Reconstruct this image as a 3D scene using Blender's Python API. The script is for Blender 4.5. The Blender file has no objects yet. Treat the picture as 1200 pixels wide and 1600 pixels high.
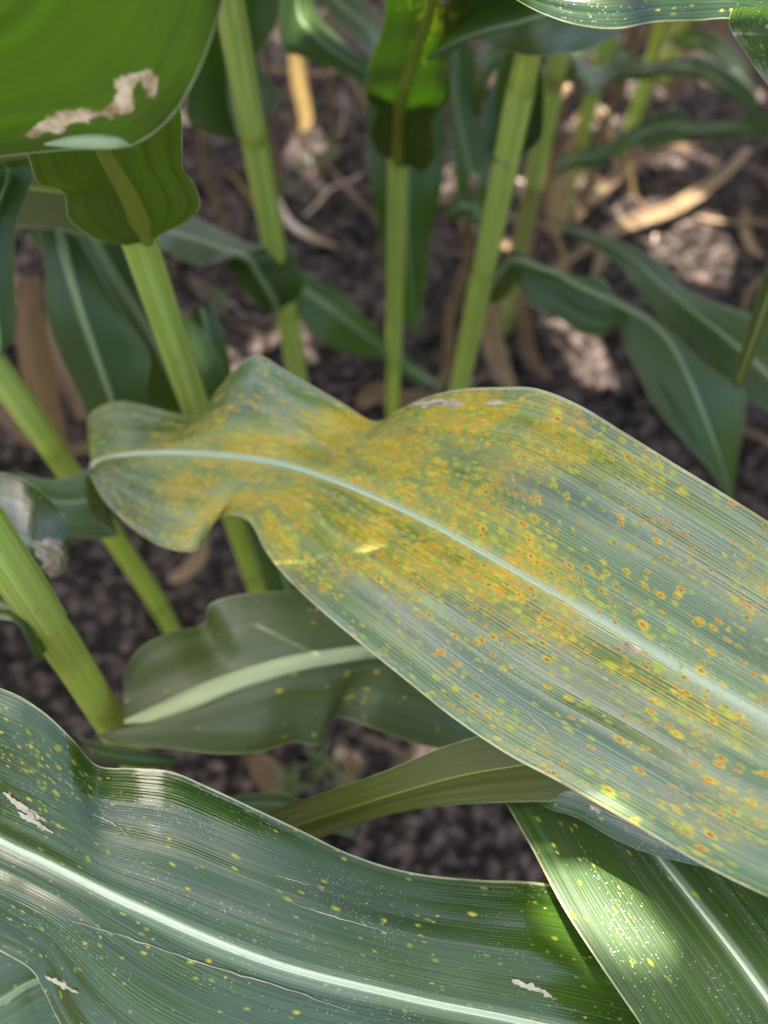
import bpy, math, random
import numpy as np
from mathutils import Vector, noise as mnoise

random.seed(7); rng = np.random.default_rng(7)
sc = bpy.context.scene
C = sc.collection

# ------------------------------------------------------------------ camera
PITCH = math.radians(59.0); CAMZ = 0.75; F = 1178.0           # focal length in photo pixels (1200 wide)
cam_d = bpy.data.cameras.new('camera'); cam = bpy.data.objects.new('camera', cam_d); C.objects.link(cam)
cam.location = (0, 0, CAMZ); cam.rotation_euler = (math.pi / 2 - PITCH, 0, 0)
cam_d.sensor_fit = 'HORIZONTAL'; cam_d.sensor_width = 36.0; cam_d.lens = 36.0 * F / 1200.0
cam_d.clip_start = 0.01; cam_d.clip_end = 500
cam_d.dof.use_dof = True; cam_d.dof.focus_distance = 0.262; cam_d.dof.aperture_fstop = 6.6
sc.camera = cam

# ------------------------------------------------------------------ world, sun, exposure
SUN = Vector((-0.22, 0.26, 0.94)).normalized()
sun_el = math.asin(SUN.z); sun_az = math.atan2(SUN.x, SUN.y)
w = bpy.data.worlds.new('World'); sc.world = w; w.use_nodes = True
nt = w.node_tree; nt.nodes.clear()
sky = nt.nodes.new('ShaderNodeTexSky'); sky.sky_type = 'NISHITA'; sky.sun_disc = False
sky.sun_elevation = sun_el; sky.sun_rotation = sun_az; sky.air_density = 1.0; sky.dust_density = 6.0; sky.ozone_density = 0.6
bg = nt.nodes.new('ShaderNodeBackground'); bg.inputs[1].default_value = 0.15
out = nt.nodes.new('ShaderNodeOutputWorld')
nt.links.new(sky.outputs[0], bg.inputs[0]); nt.links.new(bg.outputs[0], out.inputs[0])
sl = bpy.data.lights.new('sun', 'SUN'); so = bpy.data.objects.new('sun', sl); C.objects.link(so)
sl.energy = 5.0; sl.angle = math.radians(0.53); sl.color = (1.0, 0.95, 0.88)
so.rotation_euler = SUN.to_track_quat('Z', 'Y').to_euler(); so.location = (-2, 1, 4)
vs = sc.view_settings; vs.view_transform = 'Standard'; vs.look = 'None'; vs.gamma = 1; vs.use_curve_mapping = False
vs.exposure = 2.72
sc.cycles.use_denoising = True
sc.cycles.max_bounces = 8; sc.cycles.transmission_bounces = 6; sc.cycles.diffuse_bounces = 4
sc.cycles.sample_clamp_indirect = 6.0

# ------------------------------------------------------------------ pixel helpers
SP, CP = math.sin(PITCH), math.cos(PITCH)
def P(q):
    if isinstance(q, Vector): return q
    px, py, d = q
    kx = (px - 600) / F; k = (py - 800) / F
    return Vector((kx * d, d * (CP - k * SP), CAMZ - d * (SP + k * CP)))
def G(px, py, z=0.0):
    k = (py - 800) / F
    return P((px, py, (CAMZ - z) / (SP + k * CP)))
def at_y(px, py, y):            # point on the pixel's ray that stands over forward distance y
    k = (py - 800) / F
    return P((px, py, y / (CP - k * SP)))
def proj(A):
    A = np.asarray(A, float); y = A[:, 1]; h = CAMZ - A[:, 2]
    d = y * CP + h * SP; v = h * CP - y * SP
    d2 = np.where(np.abs(d) < 1e-4, 1e-4, d)
    return 600 + A[:, 0] / d2 * F, 800 + v / d2 * F, d

# ------------------------------------------------------------------ materials
class NT:
    def __init__(s, name):
        s.m = bpy.data.materials.new(name); s.m.use_nodes = True; s.t = s.m.node_tree; s.t.nodes.clear()
        s.out = s.n('ShaderNodeOutputMaterial')
    def n(s, typ, **kw):
        o = s.t.nodes.new(typ)
        for k, v in kw.items(): setattr(o, k, v)
        return o
    def set(s, sock, v):
        if v is None: return
        if isinstance(v, bpy.types.NodeSocket): s.t.links.new(v, sock)
        else: sock.default_value = v
    def math(s, op, a, b=None, c=None, clamp=False):
        o = s.n('ShaderNodeMath', operation=op, use_clamp=clamp)
        s.set(o.inputs[0], a); s.set(o.inputs[1], b); s.set(o.inputs[2], c)
        return o.outputs[0]
    def mix(s, f, a, b, blend='MIX'):
        o = s.n('ShaderNodeMix', data_type='RGBA', blend_type=blend)
        s.set(o.inputs[0], f); s.set(o.inputs[6], a if isinstance(a, bpy.types.NodeSocket) else (*a, 1)); s.set(o.inputs[7], b if isinstance(b, bpy.types.NodeSocket) else (*b, 1))
        return o.outputs[2]
    def step(s, x, lo, hi):     # smoothstep, works with lo > hi too
        o = s.n('ShaderNodeMapRange', interpolation_type='SMOOTHSTEP')
        s.set(o.inputs[0], x)
        if not isinstance(lo, bpy.types.NodeSocket) and not isinstance(hi, bpy.types.NodeSocket) and lo > hi:
            o.inputs[1].default_value = hi; o.inputs[2].default_value = lo; o.inputs[3].default_value = 1; o.inputs[4].default_value = 0
        else:
            s.set(o.inputs[1], lo); s.set(o.inputs[2], hi)
        return o.outputs[0]
    def attr(s, name): return s.n('ShaderNodeAttribute', attribute_name=name).outputs['Fac']
    def vec(s, v, sx, sy, sz=1, off=(0, 0, 0)):
        o = s.n('ShaderNodeMapping'); s.set(o.inputs[0], v); o.inputs[1].default_value = off; o.inputs[3].default_value = (sx, sy, sz); return o.outputs[0]
    def noise(s, v, scale, detail=2.0, rough=0.5, dist=0.0):
        o = s.n('ShaderNodeTexNoise'); s.set(o.inputs['Vector'], v); o.inputs['Scale'].default_value = scale
        o.inputs['Detail'].default_value = detail; o.inputs['Roughness'].default_value = rough; o.inputs['Distortion'].default_value = dist
        return o.outputs['Fac']
    def voro(s, v, scale):
        o = s.n('ShaderNodeTexVoronoi'); s.set(o.inputs['Vector'], v); o.inputs['Scale'].default_value = scale
        sep = s.n('ShaderNodeSeparateColor'); s.t.links.new(o.outputs['Color'], sep.inputs[0])
        return o.outputs['Distance'], sep.outputs[0], sep.outputs[1]
    def bump(s, h, strength, dist, normal=None):
        o = s.n('ShaderNodeBump'); o.inputs['Strength'].default_value = strength; o.inputs['Distance'].default_value = dist
        s.set(o.inputs['Height'], h); s.set(o.inputs['Normal'], normal); return o.outputs[0]
    def principled(s, col, rough, spec=0.5, normal=None, **kw):
        o = s.n('ShaderNodeBsdfPrincipled'); s.set(o.inputs['Base Color'], col if isinstance(col, bpy.types.NodeSocket) else (*col, 1))
        s.set(o.inputs['Roughness'], rough); s.set(o.inputs['Specular IOR Level'], spec); s.set(o.inputs['Normal'], normal)
        for k, v in kw.items(): s.set(o.inputs[k], v)
        return o.outputs[0]
    def done(s, sh): s.t.links.new(sh, s.out.inputs[0]); return s.m

def leaf_material(name, top=(0.026, 0.062, 0.007), top2=(0.054, 0.104, 0.012), under=(0.074, 0.080, 0.016),
                  trans=(0.062, 0.125, 0.005), tfac=0.42, rough=0.40, spec=0.55, wax_sheen=(0.15, 0.19, 0.12), wax_sheenf=0.35, spots=True, dust=0.6, cores=((0.27, 0.034, 0.008), (0.50, 0.105, 0.014)), pale=0.45, fine=1.0, halos=((0.34, 0.40, 0.050), (0.56, 0.44, 0.035))):
    s = NT(name)
    uv = s.n('ShaderNodeUVMap', uv_map='UVMap').outputs[0]
    edge = s.attr('edge'); dead = s.attr('dead')
    # parallel veins: fine and coarse stripes along the blade
    sep = s.n('ShaderNodeSeparateXYZ'); s.set(sep.inputs[0], uv)
    ph = s.noise(s.vec(uv, 3, 90), 1.0, 2.0, 0.6)
    sn = s.math('SINE', s.math('ADD', s.math('MULTIPLY', sep.outputs[1], 4600.0), s.math('MULTIPLY', ph, 26.0)))
    v0 = s.noise(s.vec(uv, 3, 800), 1.0, 2.0, 0.6)
    v1 = s.math('ADD', s.math('MULTIPLY', sn, 0.11), v0)
    v2 = s.noise(s.vec(uv, 2.0, 150), 1.0, 1.5, 0.5)
    v3 = s.noise(s.vec(uv, 7, 26), 1.0, 2.0, 0.55)
    stripe = s.step(v1, 0.36, 0.64)
    broad = s.step(v3, 0.3, 0.7)
    base = s.mix(broad, top, top2)
    base = s.mix(s.math('MULTIPLY', s.step(v2, 0.4, 0.66), wax_sheenf), base, wax_sheen)  # grey-green wax bloom, with part of the sky sheen painted into it
    base = s.mix(s.math('MULTIPLY', stripe, 0.55), base, tuple(c * 0.25 for c in top))
    col = s.mix(s.math('MULTIPLY', s.step(s.math('ADD', edge, s.math('MULTIPLY', s.math('SUBTRACT', v1, 0.5), 0.05)), 0.10, 0.012), pale), base, (0.34, 0.42, 0.26))
    tcol = s.mix(s.math('MULTIPLY', stripe, 0.35), trans, tuple(c * 0.62 for c in trans))
    if spots:
        rust = s.attr('rust')
        wob = s.n('ShaderNodeTexNoise'); s.set(wob.inputs['Vector'], uv); wob.inputs['Scale'].default_value = 420; wob.inputs['Detail'].default_value = 1
        wv = s.n('ShaderNodeVectorMath', operation='MULTIPLY_ADD'); s.set(wv.inputs[0], wob.outputs['Color']); wv.inputs[1].default_value = (0.0011, 0.0011, 0); s.set(wv.inputs[2], s.vec(uv, 0.60, 1.0))
        u2 = wv.outputs[0]
        patch = s.noise(uv, 42, 3.0, 0.6)                                        # clumps of infection
        dens = s.math('MULTIPLY', rust, s.step(patch, 0.28, 0.62))
        dens = s.math('ADD', s.math('MULTIPLY', dens, 0.80), s.math('MULTIPLY', rust, 0.45))
        d1, r1, g1 = s.voro(u2, 128 * fine); d2, r2, g2 = s.voro(u2, 235 * fine); d3, r3, g3 = s.voro(u2, 450 * fine)
        on1 = s.math('LESS_THAN', r1, s.math('MULTIPLY', dens, 0.95)); on2 = s.math('LESS_THAN', r2, s.math('MULTIPLY', dens, 1.05)); on3 = s.math('LESS_THAN', r3, s.math('MULTIPLY', s.math('POWER', dens, 1.3), 1.0))
        # chlorotic wash where the infection is dense, running along the veins
        wash = s.math('ADD', s.math('MULTIPLY', s.noise(s.vec(uv, 70, 700), 1.0, 3.0, 0.65), 0.5), s.math('MULTIPLY', s.noise(uv, 380, 3.0, 0.65), 0.5))
        washm = s.math('MULTIPLY', s.step(s.math('ADD', dens, s.math('MULTIPLY', s.math('SUBTRACT', wash, 0.5), 3.2)), 0.58, 1.70), 0.70)
        chl = s.math('MULTIPLY', s.step(s.math('ADD', s.math('MULTIPLY', rust, 0.55), s.math('MULTIPLY', s.noise(s.vec(uv, 34, 60), 1.0, 3.0, 0.6), 0.75)), 0.62, 0.98), s.math('MULTIPLY', s.step(rust, 0.30, 0.75), 0.56))
        col = s.mix(chl, col, s.mix(stripe, (0.27, 0.31, 0.030), (0.14, 0.18, 0.018)))
        col = s.mix(washm, col, s.mix(s.step(s.noise(uv, 300, 2), 0.38, 0.66), (0.42, 0.36, 0.014), (0.78, 0.31, 0.006)))
        def lay(d, on, lo, hi, amt): return s.math('MULTIPLY', s.math('MULTIPLY', s.step(d, hi, lo), on), amt)
        halo1 = lay(d1, on1, 0.12, 0.27, 0.72); halo2 = lay(d2, on2, 0.15, 0.35, 0.68); halo3 = lay(d3, on3, 0.20, 0.50, 0.5)
        halo = s.math('MAXIMUM', s.math('MAXIMUM', halo1, halo2), halo3)
        hcol = s.mix(s.step(g2, 0.2, 0.8), halos[0], halos[1])
        col = s.mix(halo, col, hcol)
        tcol = s.mix(halo, tcol, (0.42, 0.42, 0.02))
        c1 = s.math('MULTIPLY', lay(d1, on1, 0.070, 0.105, 1.0), s.math('GREATER_THAN', g1, 0.12))
        c2 = s.math('MULTIPLY', lay(d2, on2, 0.10, 0.165, 1.0), s.math('GREATER_THAN', g2, 0.25))
        c3 = s.math('MULTIPLY', lay(d3, on3, 0.15, 0.26, 0.95), s.math('GREATER_THAN', g3, 0.3))
        core = s.math('MAXIMUM', s.math('MAXIMUM', c1, c2), c3)
        col = s.mix(core, col, s.mix(g2, cores[0], cores[1]))
        pin = s.math('MULTIPLY', lay(d1, on1, 0.02, 0.06, 0.8), s.math('GREATER_THAN', g1, 0.55))
        col = s.mix(pin, col, (0.60, 0.45, 0.32))
        # purplish-brown ageing blotches
        old = s.math('MULTIPLY', s.step(s.noise(s.vec(uv, 16, 46), 1.0, 3.0, 0.6), 0.56, 0.72), s.math('MULTIPLY', s.step(rust, 0.12, 0.5), 0.30))
        col = s.mix(old, col, (0.145, 0.085, 0.045))
    # dust and dried droplets
    dd, dr, dg = s.voro(uv, 1150)
    fl = s.math('MULTIPLY', s.math('LESS_THAN', dr, s.math('MULTIPLY', s.step(s.noise(s.vec(uv, 22, 60), 1.0, 3), 0.46, 0.72), 0.62)), s.math('MULTIPLY', s.step(dd, 0.28, 0.1), dust))
    col = s.mix(fl, col, (0.55, 0.58, 0.52))
    # papery dead patches, torn outline
    dn = s.noise(uv, 150, 4.0, 0.7)
    dm = s.step(s.math('ADD', dead, s.math('MULTIPLY', s.math('SUBTRACT', dn, 0.5), s.math('MULTIPLY', s.step(dead, 0.05, 0.3), 2.4))), 0.48, 0.56)
    dcol = s.mix(s.step(s.noise(uv, 170, 4, 0.65), 0.35, 0.65), (0.19, 0.115, 0.055), (0.58, 0.47, 0.33))
    # pale cartilage margin
    em = s.step(s.math('ADD', edge, s.math('MULTIPLY', s.math('SUBTRACT', s.noise(uv, 120, 3), 0.5), 0.02)), 0.978, 0.996)
    col = s.mix(s.math('MULTIPLY', em, 0.85), col, s.mix(s.step(s.noise(uv, 45, 2), 0.45, 0.65), (0.36, 0.37, 0.19), (0.26, 0.19, 0.08)))
    back = s.n('ShaderNodeNewGeometry').outputs['Backfacing']
    ucol = s.mix(s.math('MULTIPLY', stripe, 0.35), under, tuple(c * 0.55 for c in under))
    ucol = s.mix(s.math('MULTIPLY', em, 0.85), ucol, (0.40, 0.42, 0.22))
    col = s.mix(back, col, ucol)
    col = s.mix(dm, col, dcol)
    tcol = s.mix(s.math('MULTIPLY', s.step(v2, 0.52, 0.66), 0.45), tcol, tuple(c * 0.35 for c in trans))
    tcol = s.mix(dm, tcol, s.mix(s.step(s.noise(uv, 130, 4, 0.65), 0.40, 0.62), (0.055, 0.038, 0.02), (0.17, 0.145, 0.105)))
    h = s.math('ADD', s.math('MULTIPLY', v1, 0.6), s.math('MULTIPLY', v2, 1.2))
    if spots: h = s.math('ADD', h, s.math('MULTIPLY', core, 0.5))
    nrm = s.bump(h, 0.55, 0.0004)
    rg = s.math('ADD', s.math('MULTIPLY', s.noise(uv, 60, 2), 0.16), rough - 0.06)
    rg = s.math('ADD', rg, s.math('MULTIPLY', back, 0.12))
    if spots: rg = s.math('ADD', rg, s.math('MULTIPLY', s.math('MAXIMUM', washm, halo), 0.26))
    sp = s.math('MULTIPLY', s.math('SUBTRACT', 1.0, s.math('MULTIPLY', s.math('MAXIMUM', washm, halo), 0.95)), spec) if spots else spec
    sp = s.math('MULTIPLY', s.math('SUBTRACT', 1.0, s.math('MULTIPLY', back, 0.65)), sp)
    pb = s.principled(col, rg, sp, nrm)
    tr = s.n('ShaderNodeBsdfTranslucent'); s.set(tr.inputs[0], tcol); s.set(tr.inputs[1], nrm)
    ms = s.n('ShaderNodeMixShader'); ms.inputs[0].default_value = tfac
    s.t.links.new(pb, ms.inputs[1]); s.t.links.new(tr.outputs[0], ms.inputs[2])
    return s.done(ms.outputs[0])

def rib_material(name='midrib', a=(0.22, 0.29, 0.16), b=(0.44, 0.50, 0.36), tf=0.15):
    s = NT(name)
    uv = s.n('ShaderNodeUVMap', uv_map='UVMap').outputs[0]
    st = s.noise(s.vec(uv, 3, 1900), 1.0, 2.0)
    col = s.mix(s.step(st, 0.35, 0.65), a, b)
    col = s.mix(s.math('MULTIPLY', s.step(s.noise(uv, 130, 3), 0.60, 0.72), 0.5), col, tuple(c * 0.8 for c in a))
    pb = s.principled(col, 0.40, 0.35, s.bump(st, 0.5, 0.0003))
    tr = s.n('ShaderNodeBsdfTranslucent'); tr.inputs[0].default_value = (0.16, 0.20, 0.012, 1)
    ms = s.n('ShaderNodeMixShader'); ms.inputs[0].default_value = tf
    s.t.links.new(pb, ms.inputs[1]); s.t.links.new(tr.outputs[0], ms.inputs[2])
    return s.done(ms.outputs[0])

def stalk_material(name, a=(0.27, 0.34, 0.030), b=(0.45, 0.51, 0.085), node=(0.13, 0.17, 0.02), tf=0.18):
    s = NT(name)
    uv = s.n('ShaderNodeUVMap', uv_map='UVMap').outputs[0]
    st = s.noise(s.vec(uv, 700, 2.5), 1.0, 2.5, 0.6)
    big = s.noise(s.vec(uv, 40, 12), 1.0, 2.0)
    col = s.mix(s.step(st, 0.35, 0.65), a, b)
    col = s.mix(s.math('MULTIPLY', s.step(big, 0.5, 0.75), 0.35), col, tuple(c * 0.6 for c in a))
    col = s.mix(s.math('MULTIPLY', s.attr('node'), 0.6), col, node)
    col = s.mix(s.math('MULTIPLY', s.step(s.noise(uv, 90, 3), 0.64, 0.72), 0.55), col, (0.20, 0.13, 0.05))
    pb = s.principled(col, 0.36, 0.7, s.bump(st, 0.5, 0.0004))
    tr = s.n('ShaderNodeBsdfTranslucent'); tr.inputs[0].default_value = (0.40, 0.50, 0.04, 1)
    ms = s.n('ShaderNodeMixShader'); ms.inputs[0].default_value = tf
    s.t.links.new(pb, ms.inputs[1]); s.t.links.new(tr.outputs[0], ms.inputs[2])
    return s.done(ms.outputs[0])

def dry_material(name, a=(0.11, 0.068, 0.032), b=(0.26, 0.18, 0.092)):
    s = NT(name)
    uv = s.n('ShaderNodeUVMap', uv_map='UVMap').outputs[0]
    st = s.noise(s.vec(uv, 6, 420), 1.0, 3.0, 0.6)
    col = s.mix(s.step(st, 0.3, 0.7), a, b)
    col = s.mix(s.math('MULTIPLY', s.step(s.noise(uv, 45, 4), 0.5, 0.7), 0.6), col, tuple(c * 0.4 for c in a))
    pb = s.principled(col, 0.7, 0.25, s.bump(st, 0.6, 0.0008))
    tr = s.n('ShaderNodeBsdfTranslucent'); tr.inputs[0].default_value = (0.40, 0.26, 0.10, 1)
    ms = s.n('ShaderNodeMixShader'); ms.inputs[0].default_value = 0.25
    s.t.links.new(pb, ms.inputs[1]); s.t.links.new(tr.outputs[0], ms.inputs[2])
    return s.done(ms.outputs[0])

def soil_material(name, k=1.0):
    s = NT(name)
    co = s.n('ShaderNodeTexCoord').outputs['Object']
    n1 = s.noise(co, 9, 6, 0.65); n2 = s.noise(co, 70, 5, 0.65); n3 = s.noise(co, 320, 3, 0.6)
    col = s.mix(s.step(n1, 0.35, 0.65), (0.0042 * k, 0.0030 * k, 0.0025 * k), (0.021 * k, 0.0152 * k, 0.0128 * k))
    col = s.mix(s.math('MULTIPLY', s.step(n2, 0.45, 0.7), 0.6), col, (0.175 * k, 0.130 * k, 0.105 * k))
    col = s.mix(s.math('MULTIPLY', s.step(n3, 0.62, 0.75), 0.45), col, (0.17, 0.13, 0.095))
    h = s.math('ADD', s.math('MULTIPLY', n2, 1.0), s.math('MULTIPLY', n3, 0.4))
    return s.done(s.principled(col, 0.9, 0.06, s.bump(h, 0.9, 0.006)))

M_HERO = leaf_material('leaf_rusted', rough=0.26, spec=0.80, wax_sheenf=0.36, tfac=0.26, top=(0.040, 0.095, 0.010), top2=(0.092, 0.165, 0.020), wax_sheen=(0.23, 0.275, 0.215))
M_NEAR = leaf_material('leaf_near', fine=1.45, halos=((0.20, 0.26, 0.035), (0.36, 0.36, 0.045)), cores=((0.50, 0.26, 0.02), (0.55, 0.42, 0.04)), rough=0.19, spec=0.80, wax_sheenf=0.06, top=(0.022, 0.056, 0.006), top2=(0.050, 0.098, 0.011), tfac=0.32, dust=0.9)
M_SUNNY = leaf_material('leaf_matte', fine=1.45, halos=((0.20, 0.26, 0.035), (0.36, 0.36, 0.045)), cores=((0.40, 0.30, 0.02), (0.50, 0.42, 0.04)), rough=0.5, spec=0.25, wax_sheenf=0.25, tfac=0.32, dust=1.0)
M_TRAN2 = leaf_material('leaf_thin_sun_tint', trans=(0.085, 0.19, 0.003), tfac=0.5, spots=False, dust=0.2)  # see-through green raised to stand in for sunlight missing on the blade
M_SHADE = leaf_material('leaf_satin', rough=0.42, spec=0.6, wax_sheenf=0.2, tfac=0.3, top=(0.052, 0.084, 0.014), top2=(0.085, 0.120, 0.020), cores=((0.50, 0.26, 0.02), (0.55, 0.42, 0.04)))
M_LEAF = leaf_material('leaf_plain', spots=False, tfac=0.34, dust=0.3, rough=0.36, spec=0.5, wax_sheenf=0.1)
M_TRAN = leaf_material('leaf_thin', trans=(0.017, 0.050, 0.001), tfac=0.42, spots=True, dust=0.2)
M_RIB = rib_material(); M_RIBC = rib_material('midrib_cream', (0.24, 0.30, 0.13), (0.44, 0.50, 0.28)); M_RIBG = rib_material('midrib_green', (0.13, 0.18, 0.075), (0.22, 0.28, 0.13)); M_RIBU = rib_material('midrib_underside', (0.20, 0.23, 0.025), (0.29, 0.31, 0.045), 0.45)
M_STALK = stalk_material('stalk_green')
M_STALKY = stalk_material('stalk_yellowing', (0.20, 0.20, 0.04), (0.30, 0.28, 0.075), (0.16, 0.10, 0.03))
M_SHEATH = stalk_material('sheath_green', (0.25, 0.33, 0.040), (0.44, 0.52, 0.12), (0.18, 0.23, 0.03), 0.25)
M_BROWN = stalk_material('stalk_brown', (0.13, 0.075, 0.030), (0.24, 0.145, 0.06), (0.09, 0.05, 0.02), 0.05)
M_DRY = dry_material('dry_leaf')
M_DRY2 = dry_material('dry_leaf_brown', (0.06, 0.036, 0.018), (0.17, 0.10, 0.048))
M_YEL = dry_material('dry_leaf_yellow', (0.42, 0.26, 0.05), (0.62, 0.46, 0.16))
M_SCAR = dry_material('scar_tissue', (0.30, 0.27, 0.18), (0.60, 0.57, 0.44)); M_SOIL = soil_material('soil'); M_CLOD = soil_material('soil_clod', 1.15)
M_WEED = leaf_material('weed_leaf', top=(0.10, 0.14, 0.03), top2=(0.16, 0.18, 0.05), spots=False)

# ------------------------------------------------------------------ mesh helpers
def link(name, verts, faces, mat, parent=None, uvs=None, attrs=None, smooth=True):
    me = bpy.data.meshes.new(name)
    me.from_pydata([tuple(v) for v in verts], [], faces)
    if uvs is not None:
        lay = me.uv_layers.new(name='UVMap')
        li = np.zeros(len(me.loops), dtype=np.int32); me.loops.foreach_get('vertex_index', li)
        lay.data.foreach_set('uv', np.asarray(uvs, dtype=np.float32)[li].ravel())
    for k, a in (attrs or {}).items():
        at = me.attributes.new(k, 'FLOAT', 'POINT'); at.data.foreach_set('value', np.asarray(a, dtype=np.float32))
    if smooth: me.polygons.foreach_set('use_smooth', [True] * len(me.polygons))
    me.materials.append(mat); me.update()
    o = bpy.data.objects.new(name, me); C.objects.link(o)
    if parent is not None:
        o.parent = parent; root = parent
        off = parent.location if parent.type == 'EMPTY' else parent.parent.location
        if parent.type == 'EMPTY': o.location = -Vector(off)   # vertices are in world coordinates
    return o

def tag(o, label, cat, group=None, kind=None):
    if label: o['label'] = label
    if cat: o['category'] = cat
    if group: o['group'] = group
    if kind: o['kind'] = kind
    return o

def catmull(R, sub):
    R = np.asarray(R, float); n = len(R)
    E = np.concatenate([[2 * R[0] - R[1]], R, [2 * R[-1] - R[-2]]])
    outp = []
    for i in range(n - 1):
        p0, p1, p2, p3 = E[i], E[i + 1], E[i + 2], E[i + 3]
        for j in range(sub):
            t = j / sub
            outp.append(0.5 * (2 * p1 + (p2 - p0) * t + (2 * p0 - 5 * p1 + 4 * p2 - p3) * t * t + (3 * p1 - p0 - 3 * p2 + p3) * t ** 3))
    outp.append(R[-1]); return np.asarray(outp)

def nrmz(a): return a / np.maximum(np.linalg.norm(a, axis=-1, keepdims=True), 1e-9)

LEAFPTS = []        # (points, tag) of every traced leaf, for working out which upper leaves shade what
def leaf(plant, rows, mat=None, face='top', sub=6, mh=8, bulge=0.05, ripple=0.0, rust=None, dead=None, ribw=0.0042, rib=True, name='leaf', label=None, key=None, flipref=None, ribmat=None):
    """rows: [(edge, middle, edge)], each a photo pixel with a depth, or a world point. One blade with a midrib of its own."""
    mat = mat or M_LEAF
    R = np.array([[list(P(q)) for q in r] for r in rows])
    S = catmull(R, sub); N = len(S)
    e1, m, e2 = S[:, 0], S[:, 1], S[:, 2]
    tan = nrmz(np.gradient(m, axis=0))
    nv = nrmz(np.cross(tan, nrmz(e2 - e1)))
    # which way is the upper side: towards the camera, or away from it
    cdir = np.array([0, 0, CAMZ]) - m
    inn = np.ones(N, bool)
    if flipref: inn[:] = False; inn[flipref[0] * sub:flipref[1] * sub + 1] = True
    sgn = np.sum((np.sum(nv * cdir, 1) * np.linalg.norm(e2 - e1, axis=1))[inn])
    up = 1.0 if (sgn > 0) == (face == 'top') else -1.0
    nv = nv * up
    arc = np.concatenate([[0], np.cumsum(np.linalg.norm(np.diff(m, axis=0), axis=1))])
    W = max(np.max(np.linalg.norm(e1 - m, axis=1)), np.max(np.linalg.norm(e2 - m, axis=1)))
    a = np.concatenate([np.linspace(-1, 0, mh + 1), np.linspace(0, 1, mh + 1)[1:]])
    a = np.sign(a) * (1 - (1 - np.abs(a)) ** 1.12)
    V = np.zeros((N, len(a), 3)); ph = random.uniform(0, 50)
    for j, aj in enumerate(a):
        e = e1 if aj < 0 else e2; b = abs(aj); hw = np.linalg.norm(e - m, axis=1, keepdims=True)
        V[:, j] = m + b * (e - m) + nv * hw * bulge * (4 * b * (1 - b)) * (1.0)
        if ripple:
            rr = np.array([mnoise.noise(Vector((s * 9 + ph, aj * 4.5, ph))) + 0.6 * mnoise.noise(Vector((s * 16 + ph, aj * 11, ph + 9))) for s in arc])
            V[:, j] += nv * (rr * ripple * min(1, b * 4))[:, None]
    M = len(a); verts = V.reshape(-1, 3)
    faces = []
    for i in range(N - 1):
        for j in range(M - 1):
            q = (i * M + j, i * M + j + 1, (i + 1) * M + j + 1, (i + 1) * M + j)
            faces.append(q if up < 0 else q[::-1])
    # winding check on the mesh itself
    i0 = faces[len(faces) // 2]
    fn = np.cross(verts[i0[1]] - verts[i0[0]], verts[i0[2]] - verts[i0[0]])
    if np.dot(fn, nv[min(N - 1, i0[0] // M)]) < 0: faces = [f[::-1] for f in faces]
    so_ = random.uniform(0, 3)
    uv = np.zeros((N, M, 2)); uv[:, :, 0] = arc[:, None] + so_; uv[:, :, 1] = a[None, :] * W + so_
    edge = np.broadcast_to(np.abs(a)[None, :], (N, M)).ravel()
    px, py, dd = proj(verts)
    def field(f):
        if f is None: return np.zeros(len(verts))
        if isinstance(f, (int, float)): return np.full(len(verts), float(f))
        b0, blobs = f; acc = np.full(len(verts), float(b0))
        for (bx, by, rx, ry, ang, amp) in blobs:
            c, s_ = math.cos(math.radians(ang)), math.sin(math.radians(ang))
            u = ((px - bx) * c + (py - by) * s_) / rx; v = (-(px - bx) * s_ + (py - by) * c) / ry
            acc += amp * np.exp(-(u * u + v * v))
        return np.clip(acc, 0, 1)
    o = link(name, verts, faces, mat, plant, uv.reshape(-1, 2), {'edge': edge, 'rust': field(rust), 'dead': field(dead)})
    if label: o['label'] = label
    if rib:
        K = 8; rv = []; rf = []; ru = []
        acr = nrmz(e2 - e1); acr = nrmz(acr - tan * np.sum(acr * tan, 1, keepdims=True)); rn = nrmz(np.cross(tan, acr)); rn *= np.sign(np.sum(rn * nv, 1, keepdims=True) + 1e-9)
        prof = np.clip(1 - (arc / arc[-1]) * 0.8, 0.12, 1) * ribw / 2
        hwm = np.minimum(np.linalg.norm(e1 - m, axis=1), np.linalg.norm(e2 - m, axis=1))
        prof = np.minimum(prof, np.maximum(hwm * 0.22, 0.0003))
        for i in range(N):
            for k in range(K):
                t = 2 * math.pi * k / K; hgt = 0.28 if math.sin(t) > 0 else 0.75
                rv.append(m[i] + acr[i] * math.cos(t) * prof[i] + rn[i] * math.sin(t) * prof[i] * hgt + rn[i] * prof[i] * 0.10); ru.append((arc[i] + so_, math.cos(t) * prof[i]))
        for i in range(N - 1):
            for k in range(K):
                q = (i * K + k, i * K + (k + 1) % K, (i + 1) * K + (k + 1) % K, (i + 1) * K + k); rf.append(q)
        rf.append(tuple(range(K))[::-1]); rf.append(tuple((N - 1) * K + k for k in range(K)))
        link('midrib', rv, rf, ribmat or (M_RIBU if face == 'under' else M_RIBG), o, ru)
    if key is not None: LEAFPTS.append((verts[::3 if key in ('hero', 'L2') else 5], key))
    return o

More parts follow.
